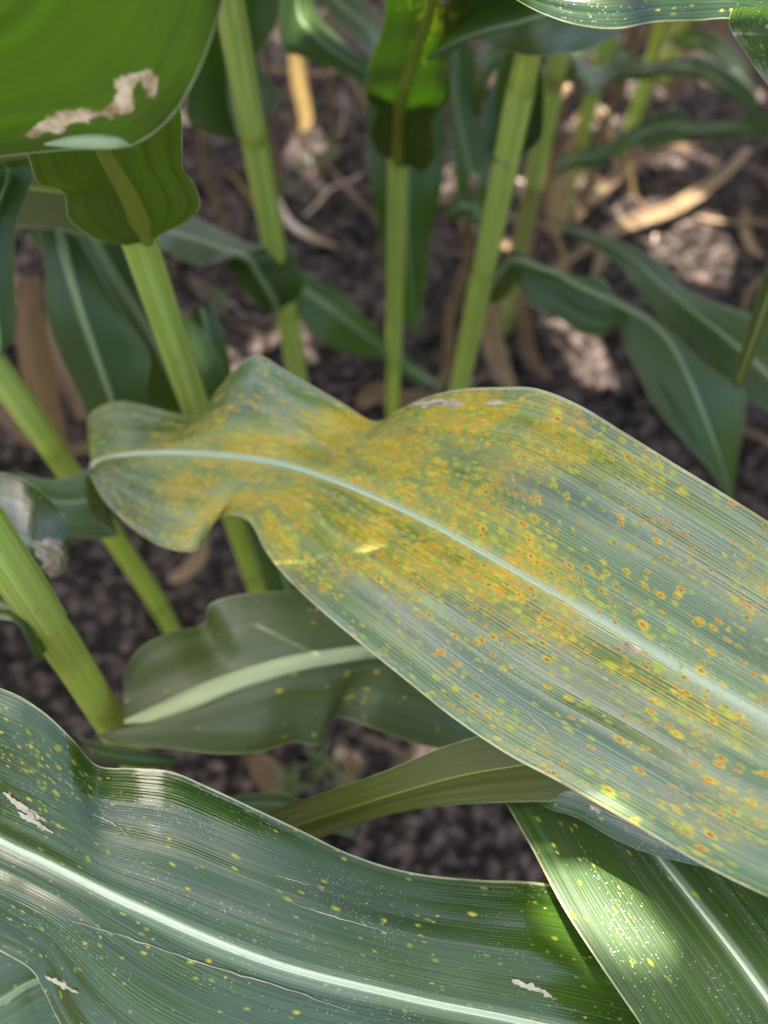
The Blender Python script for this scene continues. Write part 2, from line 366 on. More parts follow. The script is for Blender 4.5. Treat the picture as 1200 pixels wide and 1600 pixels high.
def tube(name, pts, rad, mat, parent=None, sides=14, nodes=(), oval=1.0, cap=True, open_top=None):
    pts = np.asarray([list(p) for p in pts], float); n = len(pts)
    rad = np.broadcast_to(np.asarray(rad, float), (n,)).copy()
    tan = nrmz(np.gradient(pts, axis=0)); ref = np.array([1.0, 0.1, 0.0]) if abs(tan[0][2]) > 0.5 else np.array([0, 0, 1.0])
    A = nrmz(np.cross(tan, ref)); B = np.cross(A, tan)
    arc = np.concatenate([[0], np.cumsum(np.linalg.norm(np.diff(pts, axis=0), axis=1))])
    verts, uv, nd = [], [], []
    for i in range(n):
        g = 0.0
        for zz in nodes: g = max(g, math.exp(-((arc[i] - zz) / 0.006) ** 2))
        for k in range(sides + 1):
            t = 2 * math.pi * k / sides
            lift = 0
            if open_top is not None and i == n - 1: lift = open_top * (0.5 + 0.5 * math.cos(t))
            r = rad[i] * (1 + 0.08 * g)
            verts.append(pts[i] + A[i] * math.cos(t) * r + B[i] * math.sin(t) * r * oval + tan[i] * lift); uv.append((t * rad[0], arc[i])); nd.append(g)
    K = sides + 1; faces = [(i * K + k, i * K + k + 1, (i + 1) * K + k + 1, (i + 1) * K + k) for i in range(n - 1) for k in range(sides)]
    if cap: faces += [tuple(range(sides))[::-1], tuple((n - 1) * K + k for k in range(sides))]
    return link(name, verts, faces, mat, parent, uv, {'node': nd})

# ------------------------------------------------------------------ ground
def soil_h(x, y):
    v = Vector((x, y, 0.3))
    return 0.013 * mnoise.noise(v * 5) + 0.009 * mnoise.noise(v * 14) + 0.006 * mnoise.noise(v * 33) + 0.003 * mnoise.noise(v * 80) - 0.012
def axis_coords(lo, hi, step, far):
    c = list(np.arange(lo, hi, step)); s = step; x = hi; b = []
    while x < far: b.append(x); s *= 1.35; x += s
    a = []; s = step; x = lo
    while x > -far: s *= 1.35; x -= s; a.append(x)
    return a[::-1] + c + b
gx = axis_coords(-1.3, 1.7, 0.0105, 60); gy = axis_coords(-0.5, 2.6, 0.0105, 60)
gv = [(x, y, soil_h(x, y)) for y in gy for x in gx]; nx = len(gx)
gf = [(j * nx + i, j * nx + i + 1, (j + 1) * nx + i + 1, (j + 1) * nx + i) for j in range(len(gy) - 1) for i in range(nx - 1)]
tag(link('soil_ground', gv, gf, M_SOIL), 'dark crumbly bare soil between the maize plants', 'soil', kind='structure')

# clods: one mass
PHI = (1 + 5 ** 0.5) / 2
ICO = np.array([(-1, PHI, 0), (1, PHI, 0), (-1, -PHI, 0), (1, -PHI, 0), (0, -1, PHI), (0, 1, PHI), (0, -1, -PHI), (0, 1, -PHI), (PHI, 0, -1), (PHI, 0, 1), (-PHI, 0, -1), (-PHI, 0, 1)]) / 1.9
ICF = [(0, 11, 5), (0, 5, 1), (0, 1, 7), (0, 7, 10), (0, 10, 11), (1, 5, 9), (5, 11, 4), (11, 10, 2), (10, 7, 6), (7, 1, 8), (3, 9, 4), (3, 4, 2), (3, 2, 6), (3, 6, 8), (3, 8, 9), (4, 9, 5), (2, 4, 11), (6, 2, 10), (8, 6, 7), (9, 8, 1)]
cv, cf = [], []
for i in range(5200):
    x, y = random.uniform(-0.9, 1.5), random.uniform(-0.15, 2.4)
    r = 0.003 + 0.011 * random.random() ** 3; z = soil_h(x, y) + r * 0.2
    ax = np.array([random.uniform(0.7, 1.4), random.uniform(0.7, 1.4), random.uniform(0.5, 0.9)]) * r
    J = ICO * ax * rng.uniform(0.75, 1.25, (12, 1)); c_, s_ = math.cos(i), math.sin(i)
    J = np.stack([J[:, 0] * c_ - J[:, 1] * s_, J[:, 0] * s_ + J[:, 1] * c_, J[:, 2]], 1) + (x, y, z)
    b = len(cv); cv.extend(J); cf.extend([(p + b, q + b, t + b) for p, q, t in ICF])
tag(link('soil_clods', cv, cf, M_CLOD, smooth=False), 'loose dark clods and crumbs lying on the soil', 'soil clods', kind='stuff')

# ------------------------------------------------------------------ maize plants
PLANTS = []
def maize(label, base, lean=(0, 0), r=0.011, height=1.75, mat=None, nodes=None, group=None, via=None):
    base = Vector((base[0], base[1], 0.0))
    root = bpy.data.objects.new('maize_plant', None); C.objects.link(root); root.location = base; root.empty_display_size = 0.05
    tag(root, label, 'maize plant', group)
    zs = np.arange(-0.03, height, 0.012)
    if via: zv = [p.z for p in via]; wv_ = [1] + [3] * (len(via) - 1); fx_ = np.polyfit(zv, [p.x for p in via], 2, w=wv_); fy_ = np.polyfit(zv, [p.y for p in via], 2, w=wv_)
    def axis(z):
        if via: 
            zz = [p.z for p in via]; 
            if z <= zz[-1]:
                return Vector((np.polyval(fx_, z), np.polyval(fy_, z), z))
            q = via[-1]; t = z - q.z; return Vector((np.polyval(fx_, q.z) + np.polyval(np.polyder(fx_), q.z) * t, np.polyval(fy_, q.z) + np.polyval(np.polyder(fy_), q.z) * t, z))
        return Vector((base.x + lean[0] * z, base.y + lean[1] * z, z))
    rad = r * np.interp(zs, [0, 0.5, 1.0, height], [1.06, 1.0, 0.85, 0.45])
    if nodes is None: nodes = list(np.cumsum([0.07] + [random.uniform(0.11, 0.15) for _ in range(14)]))
    tube('stalk', [axis(z) for z in zs], rad, mat or M_STALK, root, sides=16, nodes=[n + 0.03 for n in nodes], oval=0.9)
    d = dict(root=root, axis=axis, nodes=nodes, r=r, base=base); PLANTS.append(d)
    return d
def sheath(p, z0, z1, k=1.10, mat=None, turn=0.0):
    zs = np.linspace(z0, z1, 14); rr = p['r'] * np.interp(zs, [0, 0.5, 1.0, 1.75], [1.06, 1.0, 0.85, 0.45]) * k
    rr = rr * np.interp(zs, [z0, z0 + 0.01, z1], [0.96, 1.0, 1.05])
    return tube('sheath', [p['axis'](z) for z in zs], rr, mat or M_SHEATH, p['root'], sides=16, cap=False, oval=0.92, open_top=0.012)

def via_px(*pts):      # axis points from low to high
    v = [P(q) for q in pts]; v.sort(key=lambda q: q.z); return v
def vert(px, py, y): return at_y(px, py, y)

# the near row, from the lower left of the photo to the far upper right
gA = G(285, 1010)
pA = maize('maize plant carrying the broad leaf covered in orange rust', gA, (0.0, 0.01), 0.0080,
           via=[gA, P((215, 900, .60)), P((120, 745, .475)), P((0, 592, .44))], nodes=[0.06, 0.17, 0.375, 0.52, 0.66, 0.80, 0.94, 1.08, 1.22, 1.36])
gB = G(290, 1335)
pB = maize('stout leaning maize plant with a pale split sheath beside the big rusted leaf', gB, (-0.10, 0.02), 0.0088,
           via=[gB, P((180, 1130, .397)), P((118, 1050, .368)), P((62, 960, .34)), P((10, 868, .312))], nodes=[0.08, 0.2, 0.350, 0.428, 0.60, 0.74, 0.88, 1.02, 1.16, 1.3])
pC = maize('maize plant with a sunlit yellow-green stem behind the raised edge of the rusted leaf', (-0.117, 0.297), (0, 0), 0.0084, nodes=[0.05, 0.15, 0.27, 0.64, 0.78, 0.92, 1.06, 1.2, 1.34])
pD = maize('maize plant with a wavy-edged collar leaf and a brown-marked joint on its stem', (-0.078, 0.486), (-0.025, 0), 0.0088, nodes=[0.06, 0.15, 0.275, 0.44, 0.58, 0.72, 0.86, 1.0, 1.14, 1.28])
pE = maize('slim upright maize plant with a translucent drooping leaf wrapped at its collar', (0.010, 0.56), (0.004, 0), 0.0076, nodes=[0.05, 0.135, 0.40, 0.54, 0.68, 0.82, 0.96, 1.1, 1.24])
pF = maize('maize plant with a thick bare stem and a twisted leaf reaching towards the fallen straw', (0.060, 0.462), (0.05, 0), 0.0086, nodes=[0.05, 0.17, 0.345, 0.49, 0.63, 0.77, 0.91, 1.05, 1.2])
pS7 = maize('maize plant with an olive stem browning at its base beside the thick bare stem', (0.165, 0.75), (0.01, 0), 0.0100, mat=M_STALKY)
pS8 = maize('maize plant standing behind the olive stem among dry straw', (0.262, 0.95), (0.02, 0), 0.0095)
pS9 = maize('maize plant with a sun-dappled stem crossed by two wavy leaves', (0.395, 1.15), (0.02, 0.0), 0.0105)
far = 'maize plants at the far end of the row'
pS10 = maize('maize plant at the far end of the row', (0.50, 1.36), (0.01, 0), 0.0105, group=far)
pS11 = maize('maize plant at the far end of the row', (0.62, 1.58), (0.0, 0.01), 0.0105, group=far)
pS12 = maize('maize plant at the far end of the row', (0.42, 1.48), (0.02, 0.01), 0.0105, group=far)
pS13 = maize('maize plant at the far end of the row', (0.74, 1.72), (0.0, 0.01), 0.0105, group=far)
# neighbours just outside the frame whose leaves reach in
pG = maize('maize plant beside the leaning split-sheath plant, bearing the broad lightly spotted leaf', (-0.262, 0.085), (0, 0), 0.011)
pH = maize('maize plant across the gap, bearing the sunlit pale leaf under the rusted one', (0.335, -0.03), (0, 0), 0.011)
pI = maize('maize plant in the next row bearing the long drooping grey-green leaf', (0.46, 0.36), (0.02, 0), 0.011)
pJ = maize('maize plant in the next row bearing the dust-speckled leaf held high', (0.36, 0.22), (0, 0), 0.011)
nb = 'maize plants in the neighbouring rows'
NB = []
for (x, y) in [(-0.42, 0.02), (-0.40, -0.14), (-0.56, 0.32), (-0.60, 0.55), (-0.52, 0.80), (-0.44, 1.02), (-0.36, 1.24), (-0.75, 0.12), (0.20, -0.34), (0.58, 0.60), (0.70, 0.82), (0.83, 1.05), (0.96, 1.3), (-0.30, 1.48), (-0.18, 1.72), (-0.95, 0.4), (-0.9, 0.75), (-0.82, 1.05)]:
    NB.append(maize('maize plant in a neighbouring row', (x, y), (random.uniform(-.03, .03), random.uniform(-.03, .03)), 0.0105, group=nb))

# ---- the rusted leaf
HERO = [
 ((150,706,.455),(152,725,.440),(185,838,.450)),
 ((141,652,.455),(143,727,.430),(142,800,.432)),
 ((188,628,.450),(166,716,.418),(137,741,.408)),
 ((268,645,.435),(207,709,.406),(165,785,.386)),
 ((311,649,.408),(256,707,.395),(215,832,.372)),
 ((345,603,.385),(300,708,.385),(262,857,.362)),
 ((397,556,.365),(345,711,.376),(301,861,.360)),
 ((450,581,.362),(390,716,.366),(321,845,.366)),
 ((530,627,.362),(440,725,.357),(333,817,.370)),
 ((585,659,.360),(490,739,.348),(358,805,.364)),
 ((622,642,.350),(540,757,.339),(390,816,.352)),
 ((665,622,.335),(590,778,.330),(415,862,.338)),
 ((720,609,.318),(640,801,.320),(450,906,.328)),
 ((785,606,.303),(695,829,.309),(500,953,.316)),
 ((840,608,.293),(750,860,.298),(560,1003,.304)),
 ((903,632,.284),(815,897,.286),(630,1060,.292)),
 ((970,672,.274),(885,937,.274),(705,1120,.279)),
 ((1050,722,.263),(965,984,.262),(790,1177,.265)),
 ((1130,771,.252),(1045,1032,.250),(880,1225,.252)),
 ((1220,828,.240),(1130,1082,.239),(985,1285,.240)),
 ((1310,890,.229),(1220,1132,.228),(1110,1358,.229)),
 ((1420,975,.219),(1330,1190,.219),(1250,1425,.220)),
 ((1540,1075,.214),(1460,1258,.214),(1400,1490,.216)),
 ((1700,1220,.214),(1640,1345,.214),(1590,1520,.216)),
 ((1880,1400,.224),(1840,1470,.224),(1800,1570,.226)),
 ((2040,1600,.25),(2030,1630,.25),(2020,1660,.25)),
]
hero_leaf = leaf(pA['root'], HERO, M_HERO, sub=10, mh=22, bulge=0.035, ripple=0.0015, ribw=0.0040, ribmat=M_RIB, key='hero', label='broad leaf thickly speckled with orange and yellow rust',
     rust=(0.55, [(480,765,220,95,20,.75),(700,680,185,75,-12,.80),(620,790,250,85,28,.55),(330,790,120,85,0,.34),(780,870,200,60,30,.42),(1060,1085,210,42,31,.16),(1150,1270,150,60,30,.14),(300,640,150,80,0,-.24),(400,600,120,60,25,-.12),(200,760,70,60,0,-.15),
                  (1000,860,170,80,30,-.24),(1010,1010,150,30,31,-.10),(900,1130,190,50,33,-.10),(640,1010,150,45,40,-.20),(860,1120,140,40,32,-.06),(700,1090,160,24,38,.22),(1000,760,120,40,30,.12),(1190,920,60,50,0,.30),(930,720,90,40,10,.25)]),
     dead=(0, [(690,631,40,5,-6,.9),(775,629,18,3.5,0,.9),(985,1010,16,6,32,.8),(1035,1163,9,7,20,.75),(520,712,7,5,0,.7),(1062,1036,6,6,0,.6)]))
# (scars further down)
# the part of its base that wraps round the stem
leaf(pA['root'], [((28,738,.462),(60,775,.46),(62,812,.462)), ((75,749,.452),(105,785,.45),(105,835,.455)), ((118,742,.445),(140,780,.444),(150,842,.452)), ((152,724,.44),(165,775,.444),(186,838,.45))],
     M_LEAF, rib=False, name='leaf_collar', key='shade')
def scar(o, pts, width, name='leaf_scar'):
    V_ = np.array([v.co[:] for v in o.data.vertices]); px, py, d = proj(V_)
    S = catmull(np.array(pts, float), 8); top, bot = [], []
    for i, (x, y) in enumerate(S):
        k = np.argsort((px - x) ** 2 + (py - y) ** 2)[:4]; dd = d[k].mean() - 0.0006
        a, b = S[max(0, i - 1)], S[min(len(S) - 1, i + 1)]; n = np.array([-(b - a)[1], (b - a)[0]]); n = n / (np.linalg.norm(n) + 1e-9)
        ww = width * (1.0 if width > 3 else 0.6) * (0.25 + 0.75 * math.sin(math.pi * (i + 0.5) / len(S))) * random.uniform(.5, 1.3); j = random.uniform(-1.2, 1.2)
        top.append(P((x + n[0] * (ww + j), y + n[1] * (ww + j), dd))); bot.append(P((x - n[0] * (ww - j), y - n[1] * (ww - j), dd)))
    m = len(S); faces = [(i, i + 1, m + i + 1, m + i) for i in range(m - 1)]
    sc_ = link(name, top + bot, faces, M_SCAR, o, [(i * .003, 0) for i in range(m)] + [(i * .003, .001) for i in range(m)])
    return sc_
# ---- lightly spotted leaf in the lower left
L1 = [
 (Vector((-.258,.085,.445)),Vector((-.262,.078,.44)),Vector((-.258,.07,.445))),
 ((-260,1050,.282),(-255,1155,.290),(-270,1290,.29)),
 ((-120,1042,.262),(-120,1240,.276),(-130,1405,.275)),
 ((0,1077,.255),(0,1312,.268),(-40,1462,.262)),
 ((60,1110,.257),(65,1343,.265),(10,1485,.262)),
 ((110,1155,.262),(125,1373,.262),(52,1512,.262)),
 ((150,1196,.271),(180,1401,.260),(72,1550,.264)),
 ((205,1201,.273),(240,1428,.259),(95,1600,.266)),
 ((265,1206,.272),(300,1455,.259),(130,1650,.264)),
 ((325,1230,.274),(365,1482,.259),(190,1700,.262)),
 ((395,1262,.276),(435,1507,.260),(270,1745,.262)),
 ((470,1297,.280),(510,1528,.262),(370,1780,.263)),
 ((550,1335,.285),(590,1547,.265),(480,1805,.265)),
 ((640,1362,.290),(680,1568,.269),(600,1820,.268)),
 ((740,1374,.295),(780,1588,.273),(720,1830,.272)),
 ((850,1380,.300),(890,1612,.278),(860,1840,.277)),
 ((970,1410,.306),(1010,1640,.286),(1000,1850,.283)),
 ((1110,1470,.312),(1140,1680,.295),(1150,1860,.292)),
 ((1270,1570,.32),(1290,1740,.308),(1300,1870,.305)),
 ((1440,1720,.335),(1450,1800,.328),(1455,1870,.33)),
 ((1560,1850,.35),(1562,1860,.35),(1564,1870,.35)),
]
near_leaf = leaf(pG['root'], L1, M_NEAR, sub=9, mh=20, bulge=0.06, ripple=0.0019, ribw=0.0046, ribmat=M_RIB, key='near', label='broad green leaf with scattered yellow flecks and torn slits',
     rust=(0.075, [(45,1185,75,48,30,.50),(120,1255,50,30,0,.2),(60,1500,70,40,0,.12)]),
     dead=(0, [(45,1262,32,6,40,.85),(60,1280,22,4,30,.8),(100,1540,20,5,28,.9),(470,1378,60,2.0,14,.7),(840,1545,28,6,12,.8),(600,1462,150,2.2,22,.55)]))
for q, w_ in [([(105,1436),(200,1466),(330,1510),(450,1546),(555,1583)],1.3), ([(146,1273),(175,1286),(204,1308)],1.4), ([(428,1366),(455,1375),(486,1384)],1.2), ([(455,1410),(520,1432),(600,1455)],1.2), ([(800,1532),(835,1545),(862,1558)],6), ([(5,1238),(35,1262),(55,1280)],4.5), ([(28,1270),(55,1285),(82,1302)],5), ([(70,1525),(95,1538),(122,1552)],4)]: scar(near_leaf, q, w_)
for q, w_ in [([(822,1112),(850,1138),(872,1165),(905,1195)],1.3), ([(645,632),(690,630),(722,634)],6), ([(760,630),(795,629)],3.4), ([(1058,1028),(1066,1038),(1060,1050)],2)]: scar(hero_leaf, q, w_)
# ---- shaded leaf with the wide pale midrib, from the leaning plant
leaf(pB['root'], [
 ((192,1062,.375),(196,1130,.372),(150,1150,.365)),
 ((215,1015,.388),(245,1114,.370),(200,1166,.365)),
 ((265,988,.392),(300,1092,.370),(270,1170,.365)),
 ((318,974,.397),(355,1069,.373),(340,1178,.368)),
 ((330,943,.385),(410,1051,.377),(405,1175,.372)),
 ((390,927,.387),(465,1036,.380),(458,1160,.384)),
 ((470,923,.392),(520,1026,.385),(500,1163,.388)),
 ((550,926,.398),(580,1018,.390),(520,1120,.398)),
 ((620,950,.405),(640,1020,.398),(578,1136,.392)),
 ((690,985,.412),(705,1035,.408),(660,1165,.402)),
 ((760,1040,.425),(770,1075,.42),(745,1172,.415)),
 ((830,1110,.44),(832,1125,.44),(830,1140,.44))], M_SHADE, sub=8, mh=12, bulge=0.04, ripple=0.0012, ribw=0.0125, ribmat=M_RIBC, key='L2', rust=(0.02, [(560,1080,60,60,0,.14)]),
     dead=(0, [(490,952,14,5,0,.8)]), label='shaded leaf with a wide pale midrib')
leaf(pB['root'], [((120,1150,.37),(140,1170,.372),(150,1190,.375)), ((175,1165,.368),(190,1182,.37),(190,1196,.372)), ((235,1175,.372),(245,1188,.374),(240,1200,.376)), ((275,1180,.38),(275,1188,.38),(272,1196,.38))], M_LEAF, rib=False, name='leaf_collar', key='shade')
leaf(pB['root'], [((-70,905,.335),(-70,940,.33),(-70,965,.325)), ((0,930,.333),(0,952,.328),(0,968,.322)), ((32,945,.334),(30,962,.328),(28,976,.322)), ((58,972,.336),(52,990,.332),(45,1005,.326)), ((72,1010,.342),(66,1022,.34),(60,1034,.335))], M_LEAF, rib=False, name='leaf_collar', key='shade', bulge=0.25)
# ---- olive underside strip below the rusted leaf
leaf(pH['root'], [
 ((250,1330,.365),(270,1370,.365),(290,1400,.365)),((340,1295,.348),(370,1325,.348),(390,1350,.348)),((415,1268,.333),(450,1295,.333),(500,1309,.333)),
 ((500,1240,.322),(530,1268,.321),(570,1284,.322)),((600,1205,.312),(625,1238,.31),(660,1263,.312)),((690,1168,.302),(720,1212,.300),(770,1254,.302)),
 ((770,1143,.294),(810,1196,.291),(870,1252,.291)),((850,1110,.288),(900,1180,.284),(970,1255,.283)),((960,1080,.282),(1010,1170,.278),(1080,1270,.278)),
 ((1110,1060,.280),(1150,1170,.278),(1200,1280,.278)),((1290,1080,.285),(1310,1180,.284),(1340,1280,.284)),((1500,1130,.30),(1510,1190,.30),(1520,1260,.30)),
 (Vector((.333,-.02,.445)),Vector((.335,-.03,.44)),Vector((.337,-.04,.445)))][::-1], M_NEAR, face='under', sub=8, mh=12, bulge=0.05, ripple=0.0006, ribw=0.0012, key='shade', rust=0.02, label='narrow twisted leaf showing its olive underside')
leaf(pG['root'], [((300,1255,.40),(300,1265,.40),(300,1280,.40)),((390,1241,.39),(390,1255,.39),(390,1275,.39)),((450,1243,.385),(450,1260,.385),(450,1280,.385)),((560,1290,.38),(555,1300,.38),(550,1310,.38))], M_LEAF, key='shade', rib=False)
# ---- grey-green strip, then the sunlit pale leaf in the lower right
leaf(pH['root'], [
 ((800,1180,.33),(800,1190,.33),(800,1200,.33)),((860,1190,.30),(850,1225,.297),(845,1256,.297)),((930,1205,.288),(910,1245,.286),(900,1277,.287)),((1010,1230,.278),(985,1275,.276),(962,1312,.277)),
 ((1080,1260,.270),(1050,1305,.268),(1022,1336,.269)),((1170,1290,.264),(1150,1330,.262),(1128,1362,.262)),((1300,1310,.262),(1280,1360,.26),(1260,1400,.26)),((1480,1330,.27),(1470,1370,.27),(1460,1400,.27)),
 (Vector((.331,-.022,.43)),Vector((.335,-.03,.425)),Vector((.338,-.035,.43)))][::-1], M_NEAR, sub=7, mh=8, bulge=0.1, ripple=0.0005, ribw=0.003, key='shade', rust=0.05, dead=(0, [(932,1265,12,5,35,.8)]))
L4 = [
 ((800,1150,.40),(805,1155,.40),(812,1150,.40)),((770,1215,.345),(870,1215,.34),(960,1215,.34)),
 ((797,1265,.308),(985,1288,.304),(1140,1290,.304)),((832,1327,.290),(1035,1347,.286),(1240,1370,.286)),((878,1415,.274),(1095,1422,.271),(1310,1455,.272)),
 ((937,1507,.263),(1150,1492,.260),(1370,1540,.261)),((1000,1600,.255),(1205,1567,.253),(1420,1630,.254)),((1090,1740,.25),(1285,1680,.25),(1480,1720,.25)),((1230,1880,.252),(1400,1790,.252),(1560,1800,.252)),((1420,1960,.26),(1540,1870,.26),(1650,1860,.26)),
 (Vector((.332,-.028,.44)),Vector((.335,-.032,.435)),Vector((.338,-.036,.44)))][::-1]
leaf(pH['root'], L4, M_SUNNY, sub=9, mh=18, bulge=0.05, ripple=0.0007, ribw=0.0034, ribmat=M_RIB, key='L4', rust=(0.06, []), label='pale sunlit leaf with a thin midrib under the rusted one')
leaf(pG['root'], [(Vector((-.262,.075,.40)),Vector((-.264,.07,.395)),Vector((-.262,.065,.40))),((-180,1530,.32),(-180,1600,.322),(-170,1660,.322)),((-60,1490,.31),(-60,1590,.312),(-30,1690,.312)),((0,1475,.308),(0,1564,.31),(40,1660,.31)),((60,1480,.31),(60,1530,.312),(100,1620,.314)),((160,1490,.325),(160,1510,.325),(190,1560,.328)),((260,1500,.34),(262,1505,.34),(266,1515,.34))], M_NEAR, key='shade', ribw=0.004, rust=.05, sub=7)
# ---- left edge
leaf(pG['root'], [(Vector((-.262,.09,.56)),Vector((-.264,.085,.555)),Vector((-.262,.08,.56))),((-120,735,.38),(-120,800,.375),(-120,880,.38)),((0,738,.375),(-10,825,.368),(-20,900,.37)),((52,758,.372),(40,845,.364),(30,915,.367)),((96,800,.372),(75,858,.368),(60,915,.372)),((113,850,.376),(98,872,.375),(85,905,.378)),((105,888,.385),(98,896,.385),(92,903,.385))], M_NEAR, key='shade', rust=.03, dead=(0, [(78,862,24,22,0,1.2),(90,890,20,14,0,.9)]), label='dark leaf with a brown dead tip')
leaf(pG['root'], [(Vector((-.26,.09,.60)),Vector((-.264,.085,.595)),Vector((-.262,.08,.60))),((10,250,.36),(-30,260,.36),(-70,270,.36)),((23,360,.375),(-15,360,.37),(-55,360,.375)),((21,450,.385),(-10,450,.38),(-45,450,.385)),((23,520,.395),(0,525,.393),(-25,520,.395)),((4,556,.40),(0,558,.40),(-5,556,.40))], M_LEAF, key='shade')
# ---- behind the yellow-green stem: two dark hanging leaves and the collar leaf
leaf(pC['root'], [((40,365,.52),(140,352,.50),(205,385,.505)),((90,420,.525),(165,405,.505),(238,440,.51)),((140,480,.53),(205,475,.51),(275,480,.515)),((180,540,.535),(245,545,.52),(318,520,.53)),((215,600,.55),(275,605,.535),(347,570,.545)),((240,660,.57),(297,655,.56),(356,620,.565)),((285,730,.60),(315,720,.60),(350,700,.60)),((330,780,.64),(335,782,.64),(340,780,.64))], M_LEAF, sub=7, key='L10', ribw=0.008, ripple=0.0015)
leaf(pC['root'], [((60,360,.47),(92,360,.465),(120,370,.47)),((70,420,.475),(108,425,.468),(165,450,.475)),((72,490,.485),(128,490,.475),(205,510,.48)),((95,560,.50),(152,560,.487),(233,556,.49)),((128,630,.515),(175,625,.50),(228,615,.50)),((150,720,.535),(200,710,.525),(245,680,.53)),((210,790,.56),(220,785,.56),(230,775,.56))], M_LEAF, sub=7, key='shade', ribw=0.007, ripple=0.0015)
leaf(pC['root'], [((198,384,.348),(231,380,.338),(257,364,.346)),((150,374,.338),(222,356,.329),(290,347,.338)),((108,343,.328),(212,331,.318),(313,322,.328)),((99,302,.316),(200,305,.307),(302,286,.318)),((60,287,.304),(183,275,.296),(286,262,.306)),((45,250,.292),(165,243,.285),(285,225,.294)),((33,210,.28),(148,205,.274),(284,185,.282)),((30,160,.268),(140,150,.262),(272,140,.268)),((45,100,.255),(135,95,.25),(235,90,.255)),((75,45,.243),(132,40,.24),(190,40,.243)),((118,0,.235),(128,-5,.235),(138,0,.235))], M_TRAN2, face='under', sub=7, mh=10, key='lit12', ribw=0.011, ripple=0.0008)
leaf(pC['root'], [((-190,190,.44),(-190,270,.44),(-190,340,.44)),((-60,210,.435),(-60,285,.43),(-60,350,.435)),((20,225,.43),(20,292,.425),(20,354,.43)),((90,235,.425),(90,300,.42),(90,358,.425)),((150,260,.42),(150,310,.415),(150,372,.42)),((225,330,.40),(225,350,.40),(225,380,.40))], M_LEAF, face='under', key='shade', ribw=0.005)
# ---- bright translucent leaf high in the upper left
leaf(pG['root'], [(Vector((-.262,.09,.70)),Vector((-.264,.085,.70)),Vector((-.262,.08,.70))),((-260,300,0.256),(-330,230,0.239),(-400,120,0.222)),((-130,268,0.239),(-230,150,0.209),(-330,20,0.188)),((0,245,0.224),(-150,90,0.185),(-270,-60,0.163)),((100,235,0.215),(-90,45,0.175),(-220,-120,0.149)),((200,229,0.209),(-30,0,0.165),(-180,-190,0.141)),((262,190,0.204),(20,-60,0.158),(-130,-260,0.134)),((303,128,0.195),(60,-130,0.149),(-80,-330,0.129)),((335,48,0.187),(90,-200,0.142),(-40,-400,0.122)),((354,-30,0.178),(110,-290,0.134),(0,-480,0.115)),((350,-160,0.163),(130,-420,0.122),(30,-580,0.108)),((300,-340,0.146),(140,-560,0.112),(60,-680,0.103)),((200,-560,0.120),(150,-640,0.112),(100,-700,0.108))],
     M_TRAN, face='under', sub=9, mh=22, key='lit13', ribw=0.004, ripple=0.0006, bulge=0.04, rust=0.0,
     dead=(0, [(120,182,55,12,-5,1.1),(190,160,32,14,-40,1.0),(205,128,30,16,-15,1.1),(55,205,30,7,-25,1.0),(90,200,14,16,60,.8),(238,140,12,22,10,.9),(216,138,12,6,-30,-1.2)]), label='backlit leaf with a torn papery patch')
leaf(pG['root'], [((70,227,0.209),(70,226,0.209),(70,224,0.210)),((110,231,0.205),(110,223,0.204),(110,213,0.207)),((150,232,0.204),(150,221,0.203),(150,209,0.206)),((185,231,0.205),(184,222,0.204),(183,213,0.207)),((207,229,0.209),(206,228,0.209),(205,226,0.210))], M_RIBC, rib=False, name='rolled_margin', key='lit13', bulge=0.15)  # lip lies in shade; cream colour paints it as if sunlit
# ---- plant D: collar leaf at the top joint, folded leaf at the lower joint
leaf(pD['root'], [((357,218,.522),(376,216,.528),(391,188,.52)),((322,206,.515),(368,190,.535),(418,181,.515)),((294,190,.515),(362,160,.54),(435,148,.513)),((294,150,.52),(358,125,.545),(413,115,.52)),((300,110,.52),(355,90,.545),(405,85,.52)),((305,60,.515),(355,50,.535),(430,42,.50)),((312,10,.50),(360,5,.52),(441,-5,.485)),((330,-70,.48),(380,-70,.49),(445,-70,.465)),((360,-200,.44),(405,-200,.445),(455,-200,.44)),((400,-380,.40),(430,-380,.40),(460,-380,.40)),((430,-500,.38),(440,-510,.38),(450,-500,.38))], M_LEAF, sub=7, key='shade', ribw=0.008, ripple=0.001)
leaf(pD['root'], [((406,478,.638),(433,484,.636),(458,472,.638)),((385,457,.62),(426,465,.615),(476,445,.625)),((358,417,.60),(405,430,.595),(464,415,.61)),((349,408,.588),(386,402,.582),(449,382,.598)),((325,414,.592),(352,390,.592),(396,380,.605)),((290,409,.598),(312,375,.602),(352,363,.613)),((258,392,.605),(278,365,.61),(318,345,.62)),((235,378,.615),(245,355,.62),(280,333,.625)),((195,350,.63),(200,345,.63),(210,338,.63))], M_LEAF, sub=8, key='shade', ribw=0.006, flipref=(4, 8))
leaf(pD['root'], [((440,415,.72),(440,430,.72),(448,450,.72)),((482,430,.75),(478,455,.745),(468,500,.745)),((530,455,.77),(520,485,.765),(508,537,.77)),((575,500,.80),(560,515,.80),(548,550,.80)),((612,541,.84),(605,548,.84),(598,562,.84)),((652,570,.88),(648,580,.88),(644,592,.88)),((692,602,.91),(690,606,.91),(688,610,.91))], M_LEAF, sub=7, key='L14b', ribw=0.010)
